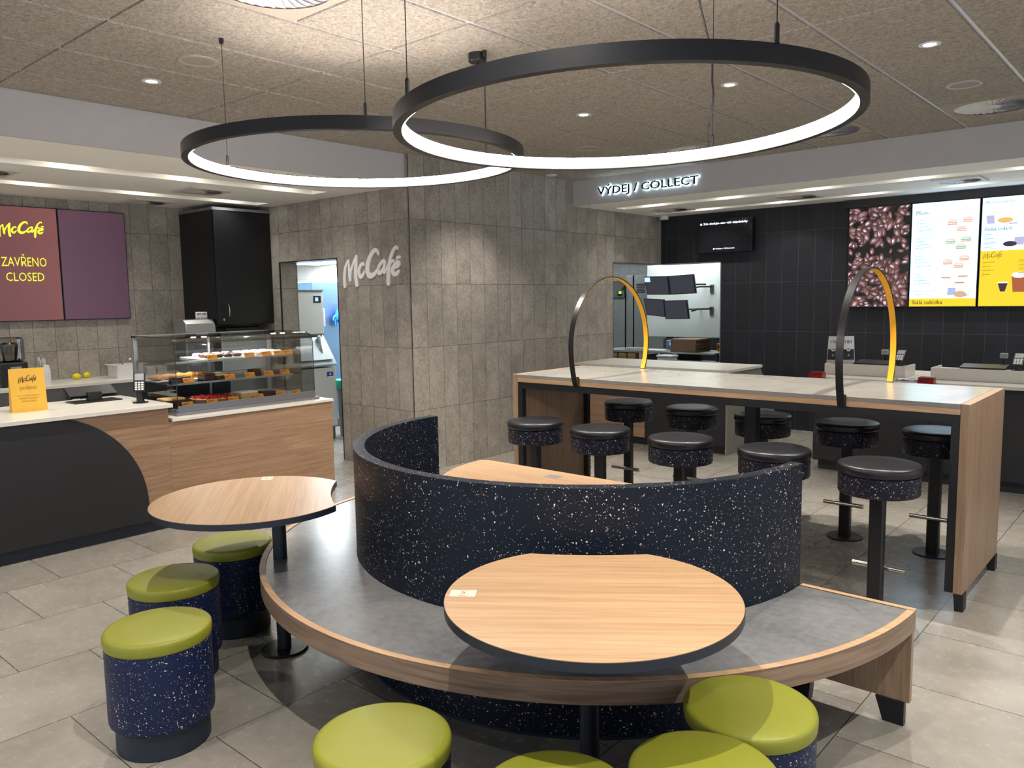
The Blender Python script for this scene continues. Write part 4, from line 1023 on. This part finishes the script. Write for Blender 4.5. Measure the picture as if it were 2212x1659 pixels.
flat(t, 'espresso_cup', dkb, [[(.20, .155), (.24, .155), (.265, .245), (.175, .245)]], -.0537); flat(t, 'foam', emit('menu_foam', 'F8F4EC', 0.66), [rect(.17, .24, .10, .012), ell(.36, .32, .065, .03)], -.0538)
flat(t, 'latte_cup', emit('menu_latte', 'A5552C', 0.6), [[(.31, .15), (.41, .15), (.425, .32), (.295, .32)]], -.0537)
# black backing rail above the boards
m = MB(); m.box(-3.20, 4, YD-.045, YD-.001, 2.608, LZ-.001); tag(m.build('screen_fascia', 'black'), 'black fascia strip above the lit menu screens', 'fascia')
# order status television
t = screen('small black order status television on the black wall above the hatch', -5.02, YD-.001, 2.19, .735, .415, 0, 'screenoff', 'television', .09)
wt = emit('status_text', 'E8EEFF', 1.4)
text('status_text', 'Zde sledujte stav vaší objednávky', wt, t, .075, .345, .60, .034, -.0925, off=.012)
text('status_text', "Vítejte v McDonald's", wt, t, .245, .035, .26, .022, -.0925)
m = MB(); m.sector(0, 0, .007, .013, 0, 360, 0, .001, 20); m.xf(Matrix.Translation((.045, -.0925, .362)) @ Matrix.Rotation(PI/2, 4, 'X')); m.build('status_icon', wt, t, world=False)
m = MB(); m.sector(0, 0, .005, .010, 0, 360, 0, .001, 20); m.xf(Matrix.Translation((.225, -.0925, .046)) @ Matrix.Rotation(PI/2, 4, 'X')); m.build('status_icon', wt, t, world=False)

# ================================================================ COLLECT COUNTER
t = thing('collect_counter', 'white topped collect counter in front of the corner hatch', 'counter', (-4.6, 7.9, 0))
yb2 = 8.36
m = MB(); m.box(XR+.001, -4.58, 7.53, 7.60, .09, .857); m.build('oak_front', 'woodcounterx', t)
pts = [(-3.69, .0905), (-4.649, .0905), (-4.649, .33), (-4.62, .44), (-4.575, .50), (-4.526, .566), (-4.42, .70), (-4.26, .856), (-3.69, .856)]
m = MB(); m.prism(pts, 7.524, 7.5295, 'xz'); m.build('black_arc_panel', 'black', t)
m = MB(); m.box(XR+.001, -3.69, 7.601, yb2, .09, .857); m.box(-4.58, -3.69, 7.53, 7.6009, .09, .857); m.build('body', 'black', t)
m = MB(); m.prism([(7.53, .0), (8.97, .0), (8.32, .857), (7.53, .857)], -3.6895, -3.67, 'yz'); m.build('end_panel', plain('grey_laminate', '8B857B', .5), t)
m = MB(); m.box(XR+.001, -3.70, 7.58, yb2, 0, .09); m.build('plinth', 'black', t)
m = MB(); m.box(XR+.001, -3.655, 7.505, 8.34, .8575, .887); m.build('worktop', 'whitetop', t, bevel=.003)
# ================================================================ ORDER COUNTER
t = thing('order_counter', 'long black order counter with white ledge under the menu screens', 'counter', (-1.0, 7.9, 0))
m = MB(); m.box(-2.76, 2.5, 7.46, 8.35, .09, .868); m.build('body', 'black', t)
for xa in (-2.755, -1.755, -.755, .245, 1.245):
    m = MB(); m.box(xa, xa+.994, 7.449, 7.4595, .10, .862); m.build('front_panel', 'black', t, bevel=.001)
m = MB(); m.box(-2.72, 2.5, 7.50, 8.30, 0, .09); m.build('plinth', 'black', t)
m = MB(); m.box(-2.70, 2.5, 7.28, 8.35, .8685, .897); m.build('ledge', 'whitetop', t, bevel=.003)
for (xa, xb) in ((-2.70, -1.995), (-1.79, 2.0)):
    t = thing('till_surround', ('left' if xa < -2 else 'right')+' low white till surround standing on the order counter ledge', 'till surround', (xa+.3, 7.7, .897), 0, 'white till surrounds')
    m = MB(); m.box(xa, xb, 7.55, 7.565, .8975, 1.0); m.box(xb-.015, xb, 7.566, 7.87, .8975, 1.0); m.box(xa, xa+.015, 7.566, 7.87, .8975, 1.0); m.build('panel', 'whitetop', t, bevel=.001)
    m = MB(); m.box(xa+.016, xb-.016, 7.566, 7.86, .97, .982); m.build('shelf', 'whitetop', t)
def numtent(x, y, num, label, rz=0):
    t = thing('number_stand', label, 'number stand', (x, y, .9825), rz, 'white table number stands')
    m = MB(); pr = [(-.05, 0), (-.006, .262), (.006, .262), (.05, 0), (.042, 0), (.004, .24), (-.004, .24), (-.042, 0)]
    m.prism(pr, -.055, .055, 'yz'); m.build('shell', 'whiteplastic', t, world=False)
    def ln(o):
        for v in o.data.vertices: v.co.y += v.co.z*.168-.051
        return o
    ln(text('number', num, 'blackplastic', t, 0, .195, .058, .030, align='C'))
    m = MB(); m.add([(-.05, 0, .04), (.05, 0, .04), (.05, 0, .14), (-.05, 0, .14)], [(0,1,2,3)]); 
    for k in range(3): m.add([(-.05, 0, .008+.01*k), (.05, 0, .008+.01*k), (.05, 0, .012+.01*k), (-.05, 0, .012+.01*k)], [(0,1,2,3)])
    ln(m.build('black_print', 'blackplastic', t, world=False, smooth=0))
    m = MB(); m.add([(.02*math.cos(a*PI/10), -.001, .14+.02*math.sin(a*PI/10)) for a in range(20)], [tuple(range(20))]); ln(m.build('round_mark', 'whiteplastic', t, world=False, smooth=0))
    m = MB(); m.add([(.012*math.cos(a*PI/10), -.002, .14+.009*math.sin(a*PI/10)) for a in range(20)], [tuple(range(20))])
    m.add([(-.01, -.0015, .075), (.01, -.0015, .075), (.006, -.0015, .095), (-.006, -.0015, .095)], [(0,1,2,3)]); ln(m.build('mark_print', ['greyplastic'], t, world=False, smooth=0))
numtent(-2.672, 7.72, '196', 'white stand with the number 196, left of the arch')
numtent(-2.578, 7.80, '181', 'white stand with a number ending in 1, partly behind the arch', .6)
def redbox(x, label):
    t = thing('napkin_box', label, 'box', (x, 7.25, .874), 0, 'red boxes on the order counter edge')
    m = MB(); m.box(-.062, .062, -.045, .045, .0, .055); m.build('tray', 'red', t, world=False, bevel=.004)
    m = MB(); m.box(-.06, .06, -.043, .043, .0555, .072); m.build('lid', 'red', t, world=False, bevel=.006)
    m = MB(); m.add([(-.045, -.0455, .045), (.02, -.0455, .045), (0, -.0455, .032), (-.025, -.0455, .032)], [(0,1,2,3)]); m.build('front_flap', 'clear', t, world=False, smooth=0)
    m = MB(); m.box(-.055, .055, .0, .04, -.004, -.0005); m.build('clip', 'blackplastic', t, world=False)
redbox(-2.655, 'red plastic box on the counter edge left of the number stands'); redbox(-1.745, 'red plastic box on the counter edge between the two till surrounds')
m = MB(); 
random.seed(3)
vs = []; nx, ny = 9, 7
for j in range(ny):
    for i in range(nx): vs.append((-2.02+.20*i/(nx-1)+.02*j/ny, 7.30+.16*j/(ny-1), .8985+.018*abs(math.sin(i*1.7+j*1.1))*random.uniform(.4, 1)))
m.add(vs, [(j*nx+i, j*nx+i+1, (j+1)*nx+i+1, (j+1)*nx+i) for j in range(ny-1) for i in range(nx-1)]); o = m.build('plastic_wrapper', plain('crumpled_wrap', 'B9A4B8', .2), smooth=0)
so = o.modifiers.new('thickness', 'SOLIDIFY'); so.thickness = .001; tag(o, 'crumpled pinkish plastic wrapper beside the right red box', 'wrapper')
pinpad(-2.105, 7.80, .9825, 0, 'card terminal behind the left till surround, half hidden by the yellow arch', True)
pinpad(-1.18, 7.80, .9825, 0, 'card terminal at the right picture edge on the order counter', True)
def poster(x, label, rx):
    t = thing('till_monitor', label, 'monitor', (x, 7.95, .99), 0, 'flat till screens on the order counter')
    m = MB(); m.box(-.15, .20, -.08, .11, -.006, .006); m.xf(Matrix.Translation((0, -.1, .01)) @ Matrix.Rotation(math.radians(6), 4, 'X')); m.build('screen', 'blackplastic', t, world=False, bevel=.003)
    m = MB(); m.box(-.04, .04, -.04, .04, -.09, .0); m.build('stand', 'blackplastic', t, world=False)
    m = MB(); m.box(rx-.03, rx+.03, .14, .18, .07, .115); m.build('card_reader', 'greyplastic', t, world=False, bevel=.006)
    m = MB(); m.tube([(rx, .16, .07), (rx, .16, -.09)], .01, 8); m.build('reader_post', 'blackplastic', t, world=False)
poster(-2.36, 'flat till screen behind the left till surround', .03); poster(-1.47, 'flat till screen behind the right till surround', .13)

# ================================================================ STAFF ROOM BEHIND THE DOORWAY
MT['icesteel'] = plain('pale_steel', 'C6CAC8', .3, .55, .04)
t = thing('ice_machine', 'tall steel ice machine with grey slanting lid seen through the staff doorway', 'ice machine', (-8.3, 5.5, 0))
m = MB(); m.box(-8.75, -8.115, 5.25, 5.794, 1.262, 1.772); m.build('ice_head', 'icesteel', t, bevel=.005)
m = MB(); m.box(-8.75, -8.105, 5.245, 5.798, 1.773, 1.792); m.box(-8.75, -8.120, 5.25, 5.79, 1.245, 1.2615); m.build('head_lid', 'steeld', t)
m = MB(); m.box(-8.1145, -8.110, 5.66, 5.765, 1.635, 1.72); m.build('control_panel', 'blackplastic', t, bevel=.006)
m = MB(); m.box(-8.1095, -8.108, 5.68, 5.725, 1.655, 1.70); m.build('status_light', emit('ice_status', '8FC4FF', .8), t)
m = MB(); m.box(-8.75, -7.908, 5.25, 5.794, .15, .865); m.build('bin_body', 'icesteel', t, bevel=.005)
m = MB(); m.prism([(-8.75, .88), (-7.90, .88), (-7.885, .90), (-7.90, .925), (-8.118, 1.215), (-8.15, 1.244), (-8.75, 1.244)], 5.24, 5.80, 'xz'); m.build('bin_top', 'steelblue', t, bevel=.006)
m = MB(); m.add([(-7.912, 5.28, .955), (-7.912, 5.765, .955), (-8.098, 5.73, 1.20), (-8.098, 5.28, 1.20)], [(0,1,2,3)]); m.xf(Matrix.Translation((.010, 0, .008)))
o = m.build('lid', 'steelblue', t, smooth=0); o_ = o.modifiers.new('thick', 'SOLIDIFY'); o_.thickness = .010
m = MB(); m.tube([(-8.09, 5.70, 1.225), (-8.05, 5.67, 1.215), (-8.0, 5.655, 1.13), (-7.96, 5.65, 1.04)], [.022, .026, .014, .007], 12); m.build('lid_handle', 'steelblue', t)
m = MB(); m.box(-7.9075, -7.905, 5.665, 5.753, .745, .81); m.build('brand_badge', plain('badge_blue', '2020A8', .4), t)
m = MB()
for k in range(5):
    a = PI/2+k*2*PI/5; m.add([(-7.9035, 5.709+.018*math.cos(a), .785+.020*math.sin(a)), (-7.9035, 5.709+.009*math.cos(a+.63), .785+.009*math.sin(a+.63)), (-7.9035, 5.709, .785), (-7.9035, 5.709+.009*math.cos(a-.63), .785+.009*math.sin(a-.63))], [(0,1,2,3)])
m.box(-7.9045, -7.9035, 5.665, 5.753, .745, .757); m.build('badge_star', 'whiteplastic', t, smooth=0)
for xa in (-8.70, -7.95):
    for ya in (5.29, 5.755):
        m = MB(); m.lathe([(.018, 0), (.025, .02), (.022, .15)], xa, ya, 14); m.build('leg', 'steeld', t)
m = MB(); m.box(-8.18, -8.12, 5.7945, 5.825, 1.345, 1.565); m.build('scoop_holder', 'whiteplastic', t, bevel=.008)
t = thing('waste_bin', 'tall grey waste bin with teal liner between the ice machine and the doorway edge', 'bin', (-7.92, 6.02, 0))
m = MB(); m.lathe([(.13, 0), (.15, .02), (.18, .66), (.19, .68)], -7.92, 6.02, 36); m.build('bin_body', 'greyplastic', t)
m = MB(); m.lathe([(.192, .58), (.198, .62), (.194, .67), (.199, .695), (.18, .698), (.16, .66)], -7.92, 6.02, 36, cap=False); m.build('liner', 'teal', t)
t = thing('steel_fridge', 'tall steel fridge beyond the ice machine, coloured as lit by blue light', 'fridge', (-8.95, 6.5, 0))
m = MB(); m.box(-9.3, -8.60, 5.98, 7.0, .1, 1.90); m.build('body', steel('blue_lit_steel', '7FA0C4', .28), t, bevel=.008)  # plain steel; the blue light falling on it is put into its colour
m = MB(); m.box(-9.25, -8.65, 6.0, 6.95, 0, .1); m.build('plinth', 'steeld', t)
m = MB(); m.box(-8.597, -8.57, 6.55, 6.58, .9, 1.5); m.build('handle', 'steeld', t)
t = thing('rubber_glove', 'bright blue rubber glove hanging on the steel fridge at the doorway edge', 'glove', (-8.56, 6.33, 1.45))
m = MB(); gx = -8.545
m.tube([(gx, 6.36, 1.60), (gx, 6.355, 1.55), (gx, 6.34, 1.50), (gx, 6.33, 1.45), (gx, 6.33, 1.41)], [.012, .024, .038, .050, .046], 14)
for k, (dy, L) in enumerate(((-.048, .085), (-.018, .105), (.014, .11), (.042, .095))):
    m.tube([(gx, 6.33+dy*.8, 1.43), (gx+.005, 6.33+dy*1.1, 1.43-L*.55), (gx+.012, 6.33+dy*1.15, 1.43-L)], [.015, .013, .010], 10)
m.tube([(gx, 6.30, 1.47), (gx, 6.262, 1.445), (gx+.01, 6.245, 1.40)], [.018, .014, .010], 10)
m.build('glove_hand', 'bluerubber', t, smooth=60)
m = MB(); m.tube([(-8.598, 6.36, 1.615), (-8.55, 6.36, 1.61), (-8.545, 6.36, 1.60)], .004, 8); m.build('hook', 'chrome', t)
# light panels of the kitchen
def klight(x, y, wx, wy, p, label, dz=0):
    t = thing('light_panel', label, 'ceiling light', (x, y, 2.6+dz), 0, 'white light panels in the kitchen')
    m = MB(); m.box(x-wx/2, x+wx/2, y-wy/2, y+wy/2, 2.605+dz, 2.619+dz); m.build('frame', 'whiteplastic', t)
    m = MB(); m.box(x-wx/2+.02, x+wx/2-.02, y-wy/2+.02, y+wy/2-.02, 2.600+dz, 2.6045+dz); m.build('diffuser', 'panel', t)
    l = bpy.data.lights.new('panel_lamp', 'AREA'); l.energy = p; l.size = wx; l.size_y = wy; l.shape = 'RECTANGLE'; l.color = (.90, .97, 1)
    o = bpy.data.objects.new('panel_lamp', l); COL.objects.link(o); o.location = (x, y, 2.59+dz)
klight(-9.0, 6.55, 2.6, 1.5, 100, 'bright ceiling light panel above the ice machine', -.40)
klight(-6.0, 10.6, 1.2, .6, 10, 'ceiling light panel above the kitchen shelving')
klight(-8.5, 10.2, 1.2, .6, 10, 'ceiling light panel deeper in the kitchen')
# ================================================================ KITCHEN BEHIND THE HATCH
t = thing('partition_board', 'white board carrying four monitors, seen through the serving hatch', 'board', (-6.0, 11.0, 1.0))
m = MB(); m.box(-6.76, -5.1, 11.0, 11.04, 1.01, 2.45); m.build('board', plain('white_board', 'C7CEC8', .35, 0, .02), t, bevel=.01)
m = MB(); m.box(-6.3, -6.25, 11.045, 11.10, 0, 2.45); m.box(-5.3, -5.25, 11.045, 11.10, 0, 2.45); m.build('post', 'steel', t)
MT['screendim'] = emit('dim_screen', '4A4A56', .30)
def monitor(poly, y, label, lit=None, tilt=0):
    # poly: bottom-left, bottom-right, top-right, top-left (x,z) on the plane y
    (x0, z0), (x1, z1), (x2, z2), (x3, z3) = poly
    cx = (x0+x1+x2+x3)/4; cz = (z0+z1+z2+z3)/4
    t = thing('monitor', label, 'monitor', (cx, y, cz), 0, 'monitors on the white board')
    W_ = (math.hypot(x1-x0, z1-z0)+math.hypot(x2-x3, z2-z3))/2; H_ = (math.hypot(x3-x0, z3-z0)+math.hypot(x2-x1, z2-z1))/2
    m = MB(); m.prism([(x0, z0), (x1, z1), (x2, z2), (x3, z3)], y, y+.035, 'xz'); m.build('housing', 'blackplastic', t, bevel=.004)
    def ins(p, k=.93): return (cx+(p[0]-cx)*k, cz+(p[1]-cz)*k)
    q = [ins(p) for p in poly]
    m = MB(); m.add([(a, y-.002, b) for a, b in q], [(0,1,2,3)]); m.build('screen', 'screendim', t, smooth=0)
    m = MB(); m.tube([(cx, y+.04, cz), (cx+.1, y+.12, cz), (cx+.18, 10.99, cz)], .012, 8); m.build('mount_arm', 'blackplastic', t)
    if lit:
        lx = [(ins(poly[3])[0]+a, ins(poly[3])[1]+b) for a, b in lit]
        m = MB(); m.add([(a, y-.003, b) for a, b in lx], [(0,1,2,3)]); m.build('lit_window', emit('pos_blue_window', '9FB8FF', 1.1), t, smooth=0)
    return t
monitor([(-6.508, 1.675), (-6.115, 1.669), (-6.152, 1.949), (-6.568, 1.952)], 10.6, 'upper left monitor with a small lit corner on the white board', [(.005, -.075), (.10, -.075), (.09, -.005), (-.004, -.005)])
monitor([(-6.105, 1.669), (-5.679, 1.682), (-5.725, 1.966), (-6.146, 1.949)], 10.6, 'upper right monitor on the white board')
t1_ = monitor([(-6.515, 1.365), (-6.190, 1.335), (-6.215, 1.600), (-6.575, 1.620)], 10.6, 'lower left monitor on the white board')
t2_ = monitor([(-6.170, 1.305), (-5.775, 1.310), (-5.815, 1.590), (-6.205, 1.580)], 10.57, 'lower right monitor with a reflection on the white board')
for z_, lb in ((1.75, 'upper'), (1.42, 'lower')):
    t = thing('wall_mount', lb+' steel monitor bracket at the right of the white board', 'bracket', (-5.62, 10.99, z_), 0, 'monitor brackets')
    m = MB(); m.box(-5.66, -5.60, 10.985, 10.9995, z_-.06, z_+.06); m.build('plate', 'steeld', t)
    m = MB(); m.tube([(-5.63, 10.98, z_+.03), (-5.72, 10.75, z_+.03), (-5.80, 10.68, z_)], .012, 8); m.build('arm', 'blackplastic', t)
t = thing('steel_cabinet', 'tall steel holding cabinet with green display at the left of the hatch', 'cabinet', (-7.8, 11.6, 0))
m = MB(); m.box(-8.3, -7.375, 11.30, 11.9, .1, 1.637); m.build('body', 'steel', t, bevel=.01)
m = MB(); m.box(-8.3, -7.36, 11.26, 11.9, 1.6375, 1.755); m.build('control_panel', 'steeld', t)
m = MB(); m.box(-7.49, -7.40, 11.2585, 11.2595, 1.66, 1.745); m.build('display', 'blackplastic', t)
m = MB(); m.box(-7.465, -7.41, 11.257, 11.258, 1.70, 1.74); m.build('green_display', emit('green_display', '9BE83A', .8), t)
m = MB(); m.prism([(11.28, 1.7555), (11.9, 1.7555), (11.9, 1.92), (11.55, 1.92)], -8.3, -7.45, 'yz'); m.build('sloped_guard', 'steel', t)
m = MB(); m.box(-8.25, -7.4, 11.35, 11.85, 0, .1); m.build('plinth', 'steeld', t)
t = thing('kitchen_fridge', 'grey steel fridge with louvred top beside the white board', 'fridge', (-7.0, 11.7, 0))
m = MB(); m.box(-7.345, -7.215, 11.3, 12.0, .1, 2.0); m.box(-7.19, -6.58, 11.3, 12.0, .1, 2.0); m.build('body', 'steel', t, bevel=.006)
m = MB()
for k in range(6): m.box(-7.14, -6.98, 11.292, 11.2995, 1.715+.026*k, 1.727+.026*k)
m.build('louvres', 'blackplastic', t)
m = MB(); m.box(-7.2145, -7.1905, 11.32, 11.9, .1, 1.99); m.build('door_gap', 'blackplastic', t)
m = MB(); m.box(-7.3, -6.62, 11.35, 11.95, 0, .1); m.build('plinth', 'steeld', t)
# prep table with bags, cardboard, bin
t = thing('prep_table', 'white framed steel prep table behind the serving hatch', 'table', (-6.2, 10.2, 0))
m = MB(); m.box(-6.95, -5.05, 9.95, 10.55, .84, .862); m.build('table_top', 'steel', t)
for xa in (-6.80, -6.24, -5.93):
    m = MB(); m.box(xa, xa+.022, 9.95, 9.972, 0, .84); m.build('leg', 'whiteplastic', t)
for xa in (-6.80, -5.10):
    m = MB(); m.box(xa, xa+.022, 10.5, 10.522, 0, .84); m.build('leg', 'whiteplastic', t)
m = MB(); m.box(-6.93, -5.06, 9.98, 10.52, .30, .315); m.build('under_shelf', 'steel', t)
for k, (x, lb) in enumerate(((-6.72, 'left'), (-6.565, 'middle'), (-6.40, 'right'))):
    t = thing('paper_bag_stack', lb+' stack of kraft paper bags in the rack under the prep table', 'paper bags', (x, 10.05, .60), 0, 'paper bag stacks')
    m = MB(); m.box(x-.065, x+.065, 9.99, 10.12, .3155, .82); m.build('bags', 'paper', t, bevel=.004)
    m = MB(); m.box(x-.065, x+.065, 9.985, 9.9895, .76, .765); m.build('fold', 'cardboard', t)
m = MB(); m.box(-6.20, -5.95, 10.0, 10.4, .3155, .80); tag(m.build('storage_box', 'blackplastic', bevel=.01), 'black box under the prep table right of the paper bags', 'box')
for k in range(11):
    x0 = -5.74+.004*math.sin(k*2.3); m = MB(); m.box(x0, x0+.40, 9.97, 10.4, .8625+.0165*k, .8625+.0165*k+.0155)
    o = m.build('cardboard_sheet', 'cardboard', bevel=.002)
    tag(o, ['bottom', 'second', 'third', 'fourth', 'fifth', 'sixth', 'seventh', 'eighth', 'ninth', 'tenth', 'topmost'][k]+' flat sheet, counted upward, in the brown cardboard stack behind the hatch', 'cardboard', 'stacked cardboard sheets')
t = thing('white_bin', 'white plastic bin standing before the cardboard stack behind the hatch', 'bin', (-5.66, 9.80, 0))
m = MB(); m.box(-5.80, -5.58, 9.70, 9.90, .0, .80); m.build('bin_body', 'whiteplastic', t, bevel=.02)
m = MB(); m.box(-5.81, -5.57, 9.69, 9.91, .801, .83); m.build('lid', 'whiteplastic', t, bevel=.01)
t = thing('white_tray_rack', 'white plastic crate at the right of the hatch', 'crate', (-5.2, 9.80, 0))
m = MB(); m.box(-5.50, -5.05, 9.70, 9.92, .0, .72); m.build('crate', 'whiteplastic', t, bevel=.01)
m = MB(); m.box(-5.20, -5.02, 9.68, 9.94, .721, .76); m.build('rim', 'whiteplastic', t, bevel=.006)
t = thing('receipt_printer', 'small device with a blue screen under the white board', 'printer', (-5.95, 10.4, .862))
m = MB(); m.box(-6.02, -5.84, 10.33, 10.47, .8625, 1.0); m.build('housing', 'greyplastic', t, bevel=.01)
m = MB(); m.box(-5.96, -5.90, 10.325, 10.3295, .93, .98); m.build('display', emit('printer_blue', '3B7BFF', 1.2), t)
m = MB(); m.box(-6.20, -5.88, 10.0, 10.2, .8625, .875)
for k in range(9): m.box(-6.52+.035*k, -6.50+.035*k, 10.0, 10.1, .8625, .90)
tag(m.build('cup_lid_rack', 'whiteplastic'), 'row of white lids on the prep table', 'rack')
t = thing('emergency_switch', 'yellow switch with red button at the right inside the hatch', 'switch', (-5.20, 10.42, .86))
m = MB(); m.box(-5.24, -5.16, 10.40, 10.45, .8625, .97); m.build('housing', 'yellow', t, bevel=.006)
m = MB(); m.tube([(-5.20, 10.38, .92), (-5.20, 10.3995, .92)], .02, 16); m.build('button', 'red', t)
t = thing('kitchen_machine', 'dark kitchen machine beneath the white board', 'machine', (-6.1, 11.5, 0))
m = MB(); m.box(-6.55, -4.9, 11.15, 11.8, 0, .98); m.build('body', 'steeld', t, bevel=.01)
m = MB(); m.box(-6.3, -5.9, 11.14, 11.1495, .60, .95); m.build('door', 'blackplastic', t)
m = MB(); m.box(-5.6, -5.2, 11.14, 11.1495, .60, .95); m.build('door', 'blackplastic', t)
